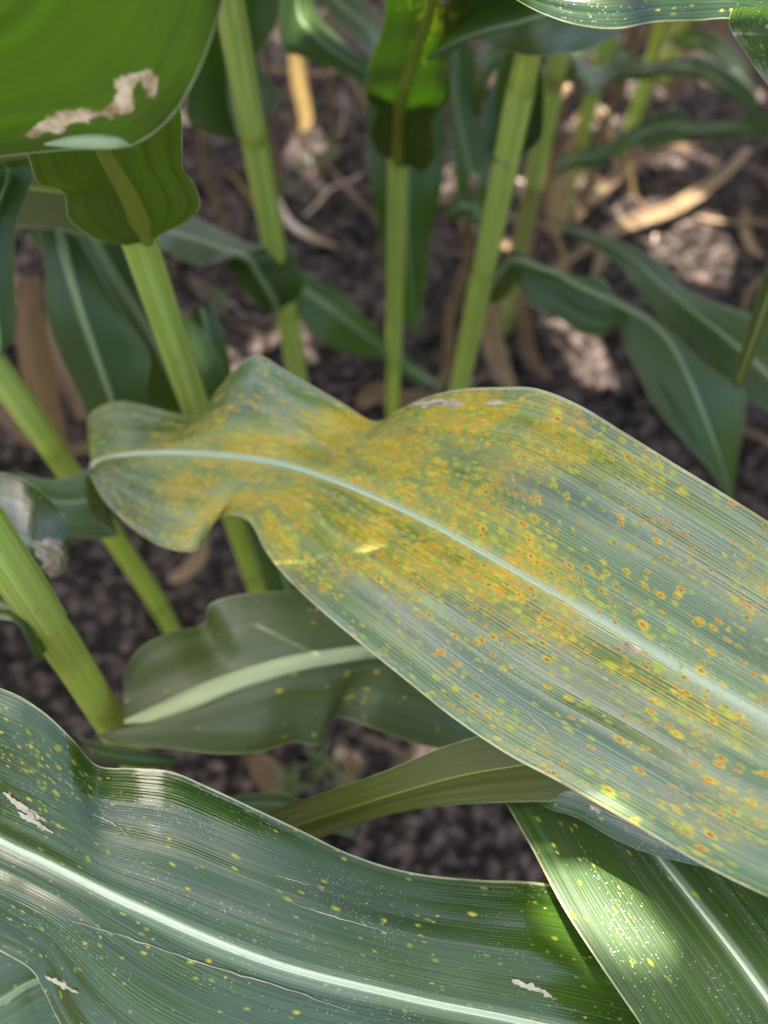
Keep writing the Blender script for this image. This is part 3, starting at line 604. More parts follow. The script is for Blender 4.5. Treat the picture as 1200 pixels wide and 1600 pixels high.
# sunlit leaf by the upper joint and its dark neighbour
leaf(pD['root'], [((500,-120,.56),(470,-100,.55),(440,-60,.55)),((488,-30,.57),(465,10,.565),(439,68,.57)),((497,22,.575),(487,52,.57),(470,88,.58)),((535,62,.59),(525,84,.585),(520,107,.59)),((576,98,.60),(573,113,.60),(568,131,.60)),((606,140,.61),(605,145,.61),(604,150,.61))], M_LEAF, sub=7, key='lit16', ribw=0.004, ripple=0.002)
leaf(pE['root'], [((500,-60,.75),(490,-40,.75),(480,-20,.75)),((545,-20,.74),(530,5,.74),(515,25,.74)),((585,20,.72),(575,45,.72),(560,65,.72)),((600,70,.70),(595,90,.70),(590,110,.70)),((615,150,.69),(612,155,.69),(610,160,.69))], M_LEAF, key='shade')
# ---- plant E
leaf(pE['root'], [((586,240,0.610),(622,256,0.598),(660,269,0.610)),((578,206,0.580),(622,216,0.570),(681,246,0.580)),((588,172,0.551),(624,180,0.539),(676,190,0.551)),((570,150,0.521),(632,140,0.508),(705,150,0.521)),((575,105,0.503),(645,100,0.488),(700,100,0.503)),((590,65,0.483),(657,65,0.468),(703,60,0.483)),((602,20,0.463),(670,25,0.448),(735,20,0.463)),((600,-35,0.433),(683,-25,0.423),(768,-20,0.433)),((600,-140,0.393),(695,-140,0.388),(790,-130,0.393)),((620,-280,0.353),(700,-290,0.353),(780,-280,0.353)),((690,-430,0.323),(705,-440,0.323),(720,-430,0.323))], M_TRAN, face='under', sub=7, key='L17', ribw=0.010, ripple=0.0015, rust=(0.02, [(690,20,40,60,0,.5)]), dead=(0, [(692,3,14,6,0,.9)]))
leaf(pE['root'], [((572,140,.70),(635,130,.695),(697,165,.70)),((573,220,.705),(635,220,.70),(696,240,.705)),((580,290,.72),(636,300,.715),(690,300,.72)),((590,350,.75),(636,370,.745),(673,360,.75)),((600,420,.78),(640,430,.775),(668,420,.78)),((617,480,.82),(645,480,.82),(660,470,.82)),((648,525,.85),(650,528,.85),(652,525,.85))], M_LEAF, sub=7, key='L18', ribw=0.006, ripple=0.0015)
# ---- upper middle and upper right
leaf(pJ['root'], [(Vector((.355,.23,.63)),Vector((.36,.222,.625)),Vector((.358,.21,.63))),((1180,-110,.35),(1150,-60,.345),(1130,0,.35)),((1080,-90,.365),(1050,-40,.36),(1040,25,.365)),((1010,-75,.375),(985,-18,.37),(985,42,.375)),((940,-62,.385),(918,5,.38),(920,76,.385)),((865,-55,.40),(850,24,.395),(848,88,.40)),((805,-35,.42),(800,38,.415),(797,81,.42)),((755,-5,.44),(752,50,.435),(742,62,.44)),((712,40,.46),(705,68,.455),(703,84,.46)),((668,88,.48),(667,92,.48),(666,96,.48))], M_NEAR, sub=7, key='shade', ribw=0.006, rust=.01)
leaf(pJ['root'], [(Vector((.355,.235,.70)),Vector((.36,.222,.70)),Vector((.358,.21,.70))),((1420,-120,.25),(1400,-30,.25),(1380,90,.25)),((1300,-160,.243),(1290,-60,.24),(1270,62,.243)),((1230,-170,.24),(1215,-70,.236),(1200,40,.24)),((1170,-175,.238),(1155,-75,.234),(1143,28,.238)),((1110,-175,.237),(1100,-80,.233),(1088,31,.24)),((1050,-170,.237),(1040,-78,.233),(1025,33,.237)),((990,-160,.237),(980,-70,.233),(965,43,.236)),((930,-150,.24),(922,-60,.236),(908,38,.238)),((870,-130,.245),(862,-50,.24),(850,20,.242)),((810,-100,.25),(805,-50,.247),(795,-8,.25)),((740,-60,.265),(738,-50,.265),(735,-42,.265))], M_NEAR, sub=8, mh=14, key='lit20', ribw=0.004, ripple=0.0012, rust=.12, label='speckled leaf held high with a sunlit rim')
leaf(pI['root'], [(Vector((.45,.355,.72)),Vector((.46,.36,.715)),Vector((.462,.37,.72))),((1300,-80,.29),(1400,-20,.29),(1480,60,.29)),((1190,-40,.255),(1270,0,.255),(1340,60,.255)),((1140,25,.235),(1210,40,.232),(1290,90,.235)),((1163,80,.23),(1225,90,.228),(1290,120,.23)),((1203,136,.228),(1240,140,.227),(1280,150,.228)),((1250,190,.23),(1255,190,.23),(1262,190,.23))], M_NEAR, sub=7, key='shade', rust=.04)
# ---- plant F's twisted leaf, and the long leaf above it
leaf(pF['root'], [((752,473,.628),(738,468,.625),(721,452,.632)),((784,470,.612),(765,448,.606),(741,424,.615)),((805,442,.60),(789,416,.594),(771,394,.602)),((801,388,.59),(808,406,.582),(808,446,.585)),((832,407,.585),(838,416,.576),(830,478,.58)),((886,430,.582),(872,428,.572),(864,488,.578)),((941,433,.578),(909,449,.566),(902,517,.575)),((962,460,.572),(945,465,.562),(940,524,.572)),((1000,480,.566),(975,480,.556),(966,507,.565)),((1030,500,.562),(1015,503,.552),(980,550,.56)),((1068,533,.557),(1045,532,.547),(1000,589,.556)),((1107,572,.553),(1065,567,.542),(1029,644,.552)),((1162,608,.548),(1082,605,.540),(1050,668,.55)),((1165,640,.55),(1096,640,.544),(1071,692,.555)),((1159,686,.56),(1114,686,.556),(1100,724,.562)),((1149,735,.575),(1131,735,.573),(1124,758,.575)),((1146,782,.59),(1142,784,.59),(1138,782,.59))], M_LEAF, sub=7, mh=10, key='L22', ribw=0.0055, ripple=0.0015, flipref=(5, 14))
leaf(pI['root'], [((862,336,.70),(861,338,.70),(860,340,.70)),((892,354,.69),(890,358,.688),(886,363,.69)),((941,367,.675),(932,375,.67),(924,382,.675)),((1000,389,.655),(985,401,.65),(967,415,.655)),((1045,420,.635),(1019,431,.63),(990,444,.635)),((1068,448,.62),(1046,456,.612),(1015,478,.62)),((1100,467,.605),(1076,481,.597),(1042,509,.605)),((1162,487,.588),(1126,520,.578),(1087,542,.588)),((1215,505,.572),(1168,556,.562),(1120,582,.572)),((1280,540,.555),(1225,605,.548),(1185,634,.555)),((1370,600,.54),(1320,650,.535),(1280,680,.54)),((1480,640,.53),(1460,670,.53),(1430,690,.53)),(Vector((.455,.355,.40)),Vector((.46,.36,.395)),Vector((.462,.365,.40)))][::-1], M_LEAF, sub=7, key='shade', ribw=0.0045, ripple=0.0012)
leaf(pI['root'], [(Vector((.455,.355,.52)),Vector((.46,.36,.515)),Vector((.462,.365,.52))),((1260,290,.44),(1290,300,.44),(1320,320,.44)),((1222,350,.435),(1240,365,.43),(1262,385,.435)),((1192,430,.43),(1206,448,.426),(1222,470,.43)),((1168,512,.432),(1180,522,.429),(1192,532,.432)),((1147,592,.44),(1153,596,.438),(1162,594,.44)),((1146,606,.445),(1149,607,.445),(1153,606,.445))], M_LEAF, face='under', key='shade', ribw=0.005)
# wavy leaves across the far stems
leaf(pS9['root'], [((930,112,.95),(932,118,.95),(934,124,.95)),((945,100,.945),(948,115,.94),(950,128,.945)),((975,81,.93),(975,105,.925),(970,129,.93)),((1015,95,.92),(1010,110,.915),(1004,126,.92)),((1050,92,.90),(1045,105,.90),(1040,117,.90)),((1080,87,.88),(1080,105,.875),(1076,119,.88)),((1096,85,.86),(1100,110,.855),(1102,128,.86)),((1135,105,.84),(1130,130,.835),(1126,144,.84)),((1172,140,.83),(1166,155,.825),(1160,167,.83)),((1205,190,.82),(1198,200,.82),(1190,208,.82)),((1260,240,.81),(1256,245,.81),(1252,250,.81))], M_LEAF, sub=6, key='shade', ripple=0.004)
leaf(pS9['root'], [((856,262,1.0),(858,270,1.0),(862,280,1.0)),((890,236,.99),(890,250,.985),(895,263,.99)),((940,225,.975),(935,241,.97),(930,263,.975)),((975,205,.96),(975,222,.955),(970,237,.96)),((1010,185,.94),(1010,206,.935),(1000,229,.94)),((1055,166,.92),(1055,195,.915),(1050,226,.92)),((1087,189,.90),(1086,204,.895),(1080,217,.90)),((1132,188,.88),(1130,203,.875),(1126,217,.88)),((1182,184,.86),(1180,200,.86),(1180,217,.86)),((1260,190,.85),(1258,205,.85),(1256,220,.85))], M_LEAF, sub=6, key='shade', ripple=0.004)
# small leaves behind the thick bare stem, and its own collar at the upper joint
leaf(pF['root'], [((700,60,.80),(712,60,.80),(735,65,.80)),((702,150,.82),(712,150,.815),(745,155,.82)),((705,220,.84),(724,222,.835),(760,225,.84)),((712,290,.86),(742,292,.855),(765,300,.86)),((740,350,.90),(755,352,.90),(768,350,.90)),((768,400,.93),(770,402,.93),(772,400,.93))], M_LEAF, sub=6, key='L26', ribw=0.007)
leaf(pF['root'], [((766,250,.50),(789,258,.496),(818,244,.50)),((755,215,.51),(792,225,.525),(846,215,.51)),((758,170,.515),(800,175,.54),(850,172,.518)),((772,130,.515),(808,125,.54),(848,125,.52)),((790,60,.50),(815,60,.515),(838,55,.505)),((800,-60,.47),(820,-60,.475),(840,-60,.47)),((815,-250,.42),(822,-255,.42),(830,-250,.42))], M_LEAF, sub=6, key='shade', ribw=0.006, ripple=0.001)
leaf(pS7['root'], [((838,96,.79),(845,105,.79),(852,112,.79)),((800,60,.77),(805,80,.77),(810,100,.77)),((760,70,.78),(765,95,.775),(768,120,.78)),((735,110,.80),(742,135,.80),(755,160,.80)),((735,190,.84),(740,195,.84),(746,198,.84))], M_LEAF, key='shade')
leaf(pS8['root'], [((878,78,.97),(890,90,.965),(905,105,.97)),((905,95,.94),(905,115,.935),(908,135,.94)),((925,105,.92),(922,128,.915),(915,150,.92)),((950,100,.90),(945,120,.90),(940,140,.90)),((985,88,.885),(982,95,.885),(980,100,.885))], M_LEAF, key='shade')
# seen through the notch of the rusted leaf
leaf(pC['root'], [((388,795,.56),(410,800,.56),(450,800,.56)),((393,835,.58),(425,840,.575),(480,845,.58)),((408,885,.60),(440,890,.595),(500,900,.60)),((425,930,.62),(455,940,.615),(510,950,.62)),((450,990,.65),(470,995,.65),(490,990,.65))], M_LEAF, key='shade', ribw=0.004)


# hanging brown lower leaves and further green leaves among the far stems
leaf(pS7['root'], [((840,300,.86),(835,305,.86),(828,300,.86)),((835,350,.89),(822,355,.89),(808,350,.89)),((830,410,.94),(812,415,.94),(795,405,.94)),((820,470,.99),(808,475,.99),(796,470,.99)),((812,510,1.02),(808,512,1.02),(804,510,1.02))], M_DRY2, rib=False, key='shade', label='brown dead lower leaf')
leaf(pS8['root'], [((905,200,.98),(900,205,.98),(893,200,.98)),((900,250,1.02),(888,255,1.02),(874,250,1.02)),((890,310,1.06),(872,315,1.06),(855,308,1.06)),((880,360,1.09),(868,364,1.09),(858,360,1.09))], M_DRY, rib=False, key='shade', label='tan dead lower leaf')
leaf(pS8['root'], [((925,120,.98),(920,125,.98),(913,120,.98)),((880,95,.95),(880,112,.95),(878,130,.95)),((845,120,.94),(848,140,.94),(852,160,.94)),((830,165,.96),(838,180,.96),(850,190,.96)),((835,220,1.0),(840,223,1.0),(845,222,1.0))], M_LEAF, key='shade')
leaf(pS10['root'], [((1045,60,1.15),(1050,68,1.15),(1055,75,1.15)),((1085,45,1.1),(1090,62,1.1),(1092,80,1.1)),((1130,60,1.05),(1128,80,1.05),(1124,98,1.05)),((1165,100,1.02),(1158,115,1.02),(1150,128,1.02)),((1185,150,1.0),(1180,155,1.0),(1174,158,1.0))], M_LEAF, key='shade')
leaf(pS9['root'], [((990,95,1.1),(985,100,1.1),(978,95,1.1)),((960,60,1.06),(955,75,1.06),(948,88,1.06)),((925,50,1.03),(922,68,1.03),(918,85,1.03)),((895,75,1.02),(895,88,1.02),(896,100,1.02)),((880,120,1.04),(882,122,1.04),(885,122,1.04))], M_LEAF, key='shade')
leaf(pE['root'], [((690,330,.74),(700,335,.74),(705,345,.74)),((720,300,.72),(725,320,.72),(728,340,.72)),((745,310,.72),(745,330,.72),(742,350,.72)),((765,345,.74),(760,360,.74),(752,372,.74)),((772,395,.78),(768,397,.78),(763,398,.78))], M_LEAF, key='shade')
leaf(pC['root'], [((300,480,.55),(315,480,.55),(335,478,.55)),((305,530,.56),(325,530,.555),(350,525,.56)),((312,590,.58),(335,588,.575),(362,580,.58)),((330,650,.61),(345,648,.61),(365,640,.61)),((345,700,.64),(350,700,.64),(356,698,.64))], M_LEAF, key='shade')
leaf(pA['root'], [((60,430,.60),(45,435,.60),(30,430,.60)),((75,520,.62),(50,525,.615),(25,520,.62)),((90,610,.65),(65,615,.645),(40,610,.65)),((105,690,.69),(90,695,.69),(75,690,.69))], M_DRY2, rib=False, key='shade', label='brown dead lower leaf')
# sheaths on the stems that show them
sheath(pB, 0.432, 0.62, 1.12); sheath(pA, 0.382, 0.52, 1.10); sheath(pC, 0.275, 0.515, 1.06); sheath(pD, 0.16, 0.275, 1.08); sheath(pD, 0.28, 0.435, 1.10); sheath(pD, 0.445, 0.57, 1.10)
sheath(pE, 0.14, 0.39, 1.10); sheath(pF, 0.175, 0.34, 1.09); sheath(pF, 0.35, 0.485, 1.09)
for p in (pS7, pS8, pS9, pS10, pS11, pS12, pS13):
    for a_, b_ in zip(p['nodes'][1:4], p['nodes'][2:5]): sheath(p, a_ + 0.005, b_ - 0.012, 1.09)

# ------------------------------------------------------------------ dry residue on the ground
def ribbon(name, pts, width, mat, label, cat, group=None, curl=0.35, sub=6):
    R = np.array([list(P(q) if not isinstance(q, Vector) else q) for q in pts]); S = catmull(R, sub); n = len(S)
    tan = nrmz(np.gradient(S, axis=0)); side = nrmz(np.cross(tan, np.array([0, 0, 1.0]) + 1e-3)); upv = np.cross(side, tan)
    prof = np.sin(np.linspace(0.12, 1, n) * math.pi * 0.93) ** 0.6; K = 5; verts, uv = [], []
    arc = np.concatenate([[0], np.cumsum(np.linalg.norm(np.diff(S, axis=0), axis=1))]); ph = random.uniform(0, 6); so_ = random.uniform(0, 5)
    for i in range(n):
        for k in range(K):
            b = (k / (K - 1) - 0.5) * 2; ww = width * 0.5 * prof[i]; tw = 0.5 * math.sin(ph + arc[i] * 18)
            verts.append(S[i] + side[i] * b * ww * math.cos(tw) + upv[i] * (ww * (curl * b * b + 0.1) + b * ww * 0.4 * math.sin(tw))); uv.append((arc[i] + so_, b * ww + so_))
    faces = [(i * K + k, i * K + k + 1, (i + 1) * K + k + 1, (i + 1) * K + k) for i in range(n - 1) for k in range(K - 1)]
    c0 = Vector(S.mean(0)); c0.z = 0
    o = link(name, [Vector(v) - c0 for v in verts], faces, mat, None, uv); o.location = c0
    return tag(o, label, cat, group)
def gp(x, y, h=0.008): q = G(x, y); return Vector((q.x, q.y, soil_h(q.x, q.y) + h))
ribbon('dry_leaf', [gp(1165,245,.03), gp(1130,280,.022), gp(1060,320,.016), gp(980,355,.014), gp(900,405,.012), gp(850,440,.01)], 0.026, M_DRY, 'long tan dry maize leaf lying slanted across the sunlit soil', 'dry leaf')
ribbon('dry_leaf', [gp(1080,250,.03), gp(1010,260,.03), gp(960,290,.025), gp(900,350,.02)], 0.024, M_DRY2, 'brown dry maize leaf beside the long slanted tan one', 'dry leaf')
ribbon('dry_leaf', [gp(1200,345,.012), gp(1150,342,.012), gp(1090,330,.01)], 0.010, M_DRY, 'thin dry straw beyond the tip of the long tan leaf', 'straw')
ribbon('dry_leaf', [gp(560,640,.02), gp(590,628,.026), gp(625,632,.02), gp(680,620,.01)], 0.032, M_DRY2, 'curled brown leaf at the foot of the slim upright plant', 'dry leaf')
ribbon('dry_leaf', [gp(760,480,.06), gp(765,530,.03), gp(780,580,.016), gp(800,615,.012)], 0.03, M_DRY, 'crumpled tan leaf hanging at the foot of the olive stem', 'dry leaf')
ribbon('dry_leaf', [gp(810,470,.06), gp(815,520,.03), gp(830,560,.012), gp(860,590,.01)], 0.022, M_DRY2, 'dark brown leaf draped at the foot of the olive stem', 'dry leaf')
ribbon('dry_leaf', [gp(930,400,.02), gp(935,420,.02), gp(925,445,.015)], 0.02, M_DRY, 'short tan leaf scrap between the two long green leaves', 'dry leaf')
ribbon('dry_leaf', [gp(325,850,.05), gp(320,880,.03), gp(290,905,.016), gp(265,910,.01)], 0.02, M_DRY, 'curled tan leaf seen through the notch of the rusted leaf', 'dry leaf')
ribbon('dry_leaf', [gp(20,440,.03), gp(60,510,.03), gp(100,580,.03), gp(130,660,.02)], 0.030, M_DRY2, 'brown dry leaf lying behind the dark hanging leaves', 'dry leaf')
ribbon('dry_leaf', [gp(0,640,.03), gp(40,690,.03), gp(110,710,.02), gp(160,700,.01)], 0.022, M_DRY2, 'brown dry leaf on the soil behind the rusted leaf base', 'dry leaf')
ribbon('dry_leaf', [gp(500,245,.02), gp(545,300,.02), gp(590,340,.015)], 0.012, M_DRY2, 'thin brown leaf scrap behind the slim upright plant', 'dry leaf')
ribbon('dry_leaf', [gp(430,310,.02), gp(450,350,.02), gp(490,380,.016), gp(525,385,.014)], 0.014, M_BROWN, 'bent rust-brown stem lying between two green stems', 'dry stem')
ribbon('dry_leaf', [gp(395,1180,.02), gp(420,1210,.016), gp(450,1245,.012)], 0.028, M_DRY2, 'brown rotting leaf on the soil under the shaded leaf', 'dry leaf')
lg = 'scraps of dry leaf scattered on the soil'
for i in range(260):
    x, y = random.uniform(-0.75, 1.3), random.uniform(-0.1, 2.2)
    if i >= 170: x, y = random.uniform(0.05, 1.2), random.uniform(0.6, 2.1)
    an = random.uniform(0, 6.28); ln = random.choice([.03, .05, .08, .12, .16]) * random.uniform(.7, 1.3); cv_ = random.uniform(-.6, .6)
    pts = []
    for t in np.linspace(-.5, .5, 5):
        qx, qy = x + math.cos(an + cv_ * t) * ln * t, y + math.sin(an + cv_ * t) * ln * t
        pts.append(Vector((qx, qy, soil_h(qx, qy) + 0.006 + 0.008 * random.random())))
    ribbon('dry_leaf_scrap', pts, random.choice([.0022, .003, .005, .009, .014, .02]) * random.uniform(.8, 1.2), random.choice([M_DRY, M_DRY2, M_DRY2, M_BROWN]), 'scrap of dry brown leaf lying on the soil', 'leaf scrap', lg, sub=4)

# dead brown stems and young feathery weeds
def dead_stem(px, py, h, r, lean, label):
    b = G(px, py); root = bpy.data.objects.new('dead_stem', None); C.objects.link(root); root.location = (b.x, b.y, 0); tag(root, label, 'dead stem')
    zs = np.linspace(-0.02, h, 22); tube('stem', [Vector((b.x + lean * z + 0.004 * math.sin(z * 40), b.y, z)) for z in zs], r * np.linspace(1.1, .7, 22), M_BROWN, root, sides=9, nodes=[.08, .17, .26])
    leaf(root, [tuple(Vector((b.x + lean * .1 + t * 0.07 + k * .004, b.y + .01 - t * .01, .12 - t * t * .12 + .03 * t)) for k in (-1, 0, 1)) for t in (0, .3, .6, 1)], M_DRY2, rib=False, sub=3, mh=2)
for a_ in [(432, 300, .30, .0045, .02, 'thin brown dead stem beside the wavy-edged collar leaf'), (350, 385, .26, .005, .01, 'brown dead stem left of the brown-marked joint'), (525, 235, .22, .004, -.01, 'short brown dead stem near the hanging yellow leaf'),
           (690, 600, .30, .006, .05, 'brown dead stem tucked behind the thick bare stem'), (1000, 175, .40, .007, .03, 'tan dead stem among the far maize stems'), (960, 130, .4, .007, .05, 'brown dead stem behind the two wavy leaves'), (545, 1215, .10, .008, .0, 'brown stub under the shaded leaf with feathery weed at its foot')]:
    dead_stem(*a_)
for a_ in [(905, 330, .45, .006, .05, 'tan dead stem rising beside the sun-dappled stem'), (1045, 150, .45, .0065, .03, 'brown dead stem past the tips of the two wavy leaves'), (1120, 60, .4, .007, .02, 'pale dead stem beyond the long slanted tan leaf'), (880, 290, .35, .005, .06, 'dark brown dead stem between the olive stem and its neighbour'), (1010, 60, .5, .008, .01, 'thick brown dead stem at the back of the row'), (1070, 20, .5, .007, .02, 'thin brown dead stem at the back of the row'), (800, 470, .30, .006, .06, 'brown dead stem leaning on the olive stem')]:
    dead_stem(*a_)
b = G(478, 215)
ribbon('dry_leaf', [at_y(463, 60, b.y - .06), at_y(465, 100, b.y - .05), at_y(470, 150, b.y - .03), at_y(478, 195, b.y - .01), Vector((b.x, b.y, .01))], 0.026, M_YEL, 'bright yellow dead leaf hanging beside the wavy-edged collar leaf', 'dry leaf', curl=.5)
def weed(px, py, h, label):
    b = G(px, py); root = bpy.data.objects.new('young_weed', None); C.objects.link(root); root.location = (b.x, b.y, 0); tag(root, label, 'weed', 'feathery young weeds')
    for i in range(16):
        an = i * 2.4; el = random.uniform(.5, 1.2); ln = h * random.uniform(.6, 1)
        dx, dy, dz = math.cos(an) * math.cos(el), math.sin(an) * math.cos(el), math.sin(el)
        rows = []
        for t in (0, .35, .7, 1):
            c = Vector((b.x + dx * ln * t, b.y + dy * ln * t, dz * ln * t - .3 * ln * t * t + .003)); ww = .0016 * (1.05 - t); sd = Vector((-math.sin(an), math.cos(an), 0)) * ww
            rows.append((c - sd, c, c + sd))
        leaf(root, rows, M_WEED, rib=False, sub=2, mh=1)
for q in [(445, 305), (512, 245), (480, 265), (500, 1195), (455, 1230), (545, 1235), (345, 480), (920, 310)]: weed(q[0], q[1], .05, 'feathery young weed seedling on the dark soil')

# ------------------------------------------------------------------ upper leaves of the plants: they shade the place and let flecks of sun through
Sv = np.array(SUN); U = nrmz(np.cross(Sv, [0, 1.0, 0])[None])[0]; Vv = np.cross(Sv, U)
def flat(A): A = np.asarray(A, float); return np.stack([A @ U, A @ Vv], 1)
shade, lit = [], []
LW = {'lit13': 4.0, 'L4': 6.0, 'lit20': 3.0, 'lit12': 1.0, 'lit16': 0.3, 'L10': 0.2, 'L17': 0.8}
for pts, key in LEAFPTS:
    px, py, d = proj(pts); vis = (px > -60) & (px < 1260) & (py > -60) & (py < 1660)
    if key in ('lit13', 'lit20', 'lit16'): lit.append((pts[vis], LW[key]))
    elif key == 'lit12': lit.append((pts[vis & (py < 285)], LW[key])); shade.append(pts[vis & (py > 300)])
    elif key == 'L4':
        l = vis & (px < 1060) & (px - 850 < (py - 1265) * 0.9) & (py < 1500); lit.append((pts[l], LW[key])); shade.append(pts[vis & ~l])
    elif key == 'L10':
        l = vis & (py > 545) & (px > 245); lit.append((pts[l], LW[key])); shade.append(pts[vis & ~l])
    elif key == 'L17':
        l = vis & (py < 150) & (px < 690); lit.append((pts[l], LW[key])); shade.append(pts[vis & ~l])
    elif key == 'L2': shade.append((pts[vis], 2.5))
    elif key in ('hero', 'near'): shade.append((pts[vis], 4.0))
    else: shade.append(pts[vis])
for zc in np.arange(0.2, 0.48, 0.012):                      # fleck on the yellow-green stem
    q = np.array([[-0.127, 0.303, zc]]); px, py, d = proj(q)
    if 465 < py[0] < 650: lit.append((q, 60.0))
    else: shade.append(q)
gflecks = [(480,508,34),(345,503,16),(360,545,12),(915,545,36),(895,520,26),(1115,388,26),(1135,320,36),(485,178,12),(450,205,14),(1050,225,14),(945,375,16),(845,250,14),(1000,290,14),(940,300,16),(1090,55,24),(1145,100,14),(770,300,12),(700,250,12)]
for fx, fy, fr in gflecks:
    lit.append((np.array([list(G(fx + fr * c * math.cos(t), fy + fr * 0.7 * c * math.sin(t), 0.02)) for c in (0, .6, 1) for t in np.linspace(0, 6.28, 7)]), 0.3))
for gx_ in range(-40, 1260, 34):
    for gy_ in range(-20, 1000, 34):
        if all(math.hypot(gx_ - f[0], gy_ - f[1]) > f[2] * 1.9 for f in gflecks):
            q = G(gx_, gy_); shade.append(np.array([list(q)]))
shade_w = [q if isinstance(q, tuple) else (q, 1.0) for q in shade]; shade2 = flat(np.concatenate([q for q, _ in shade_w])); lit = [l for l in lit if len(l[0])]; lit2 = flat(np.concatenate([l for l, _ in lit])); litw = np.concatenate([np.full(len(l), w_) for l, w_ in lit])
covered = np.zeros(len(shade2), bool)
def inside(poly, pts):
    lo, hi = poly.min(0), poly.max(0); r = np.zeros(len(pts), bool)
    idx = np.where((pts[:, 0] > lo[0]) & (pts[:, 0] < hi[0]) & (pts[:, 1] > lo[1]) & (pts[:, 1] < hi[1]))[0]
    if len(idx) == 0: return r
    x, y = pts[idx, 0], pts[idx, 1]; c = np.zeros(len(idx), bool); n = len(poly); j = n - 1
    for i in range(n):
        xi, yi = poly[i]; xj, yj = poly[j]
        cond = ((yi > y) != (yj > y)); xx = (xj - xi) * (y - yi) / ((yj - yi) + 1e-12) + xi
        c ^= cond & (x < xx); j = i
    r[idx] = c; return r
def arch(p, z0, az, length, el0, droop, width):
    b = p['axis'](z0); rows = []; pos = Vector(b); el = el0; n = 9; st = length / n
    side = Vector((-math.sin(az), math.cos(az), 0)); tw = random.uniform(-.3, .3)
    for i in range(n + 1):
        t = i / n; ww = width * 0.5 * min(1, (0.35 + t * 4)) * (1 - t ** 2.2) ** 0.8 + 0.001
        dirv = Vector((math.cos(az) * math.cos(el), math.sin(az) * math.cos(el), math.sin(el))); nz = dirv.cross(side) * -1
        sd = side * math.cos(tw * t) + nz * math.sin(tw * t); lift = nz * ww * 0.25; wv = 0.012 * math.sin(t * 17 + az * 5) * (1 - t)
        rows.append((pos - sd * ww + lift + nz * wv, pos.copy(), pos + sd * ww + lift - nz * wv))
        pos = pos + dirv * st; el -= droop / n
    return rows
KEEP_OPEN = [(np.array(P((1000, 950, .26))), nrmz(np.array([[-.74, -.12, .64]]))[0], 0.915), (np.array(P((400, 1350, .27))), nrmz(np.array([[.46, -.16, .87]]))[0], 0.965)]      # (apex, direction, cosine): patches of open sky that the glossy leaves mirror
def seen(rows):
    A = np.array([list(v) for r in rows for v in r]); px, py, d = proj(A)
    if np.any((d > 0.0) & (px > -80) & (px < 1280) & (py > -80) & (py < 1680)): return True
    if np.min(np.linalg.norm(A - np.array([0, 0, CAMZ]), axis=1)) < 0.16: return True
    for apex, dr, cc in KEEP_OPEN:
        v = nrmz(A - apex)
        if np.any(v @ dr > cc): return True
    return False
bpy.context.view_layer.update(); DG = bpy.context.evaluated_depsgraph_get()
def in_shadow(p): v = Vector(p); return sc.ray_cast(DG, v + SUN * 0.004, SUN)[0]
wt = np.concatenate([np.full(len(q), w_) for q, w_ in shade_w]); allp = np.concatenate([q for q, _ in shade_w])
covered = np.array([in_shadow(q) for q in allp]); litw = litw * ~np.array([in_shadow(q) for l, _ in lit for q in l])
nleaf = 0
order = [pG, pA, pB, pC, pD, pE, pF, pS7] + NB[:9] + [pS8, pS9, pH, pI, pJ, pS10, pS11] + NB[9:] + [pS12, pS13]
for zlo in list(np.arange(0.86, 1.85, 0.11)):
    for p in order:
        best = None
        for tr in range(26):
            z0 = zlo + random.uniform(-.04, .04); az = random.uniform(0, 6.283); ln = random.uniform(.5, .8); w_ = random.uniform(.075, .105)
            pr = wt * ~covered
            if tr % 3 and pr.sum() > 0:                      # aim the blade across the sunbeam of a spot that is still in the sun
                q = allp[np.searchsorted(np.cumsum(pr), random.random() * pr.sum())]; tz = z0 + random.uniform(.05, .2); hit = q + Sv * (tz - q[2]) / Sv[2]
                ax_ = p['axis'](z0); dx, dy = hit[0] - ax_.x, hit[1] - ax_.y; dist = math.hypot(dx, dy)
                if dist > 0.75: continue
                az = math.atan2(dy, dx); ln = min(.9, max(.5, dist + random.uniform(.1, .35)))
            rows = arch(p, z0, az, ln, random.uniform(.4, 1.0), random.uniform(.7, 1.7), w_)
            if seen(rows): continue
            poly = flat([list(r[0]) for r in rows] + [list(r[2]) for r in rows[::-1]])
            gain = (wt * (inside(poly, shade2) & ~covered)).sum() - 12.0 * (litw * inside(poly, lit2)).sum()
            if best is None or gain > best[0]: best = (gain, rows, poly)
        if best and best[0] > 2:
            covered |= inside(best[2], shade2); leaf(p['root'], best[1], M_LEAF, sub=3, mh=3, bulge=0.04, ribw=0.005); nleaf += 1
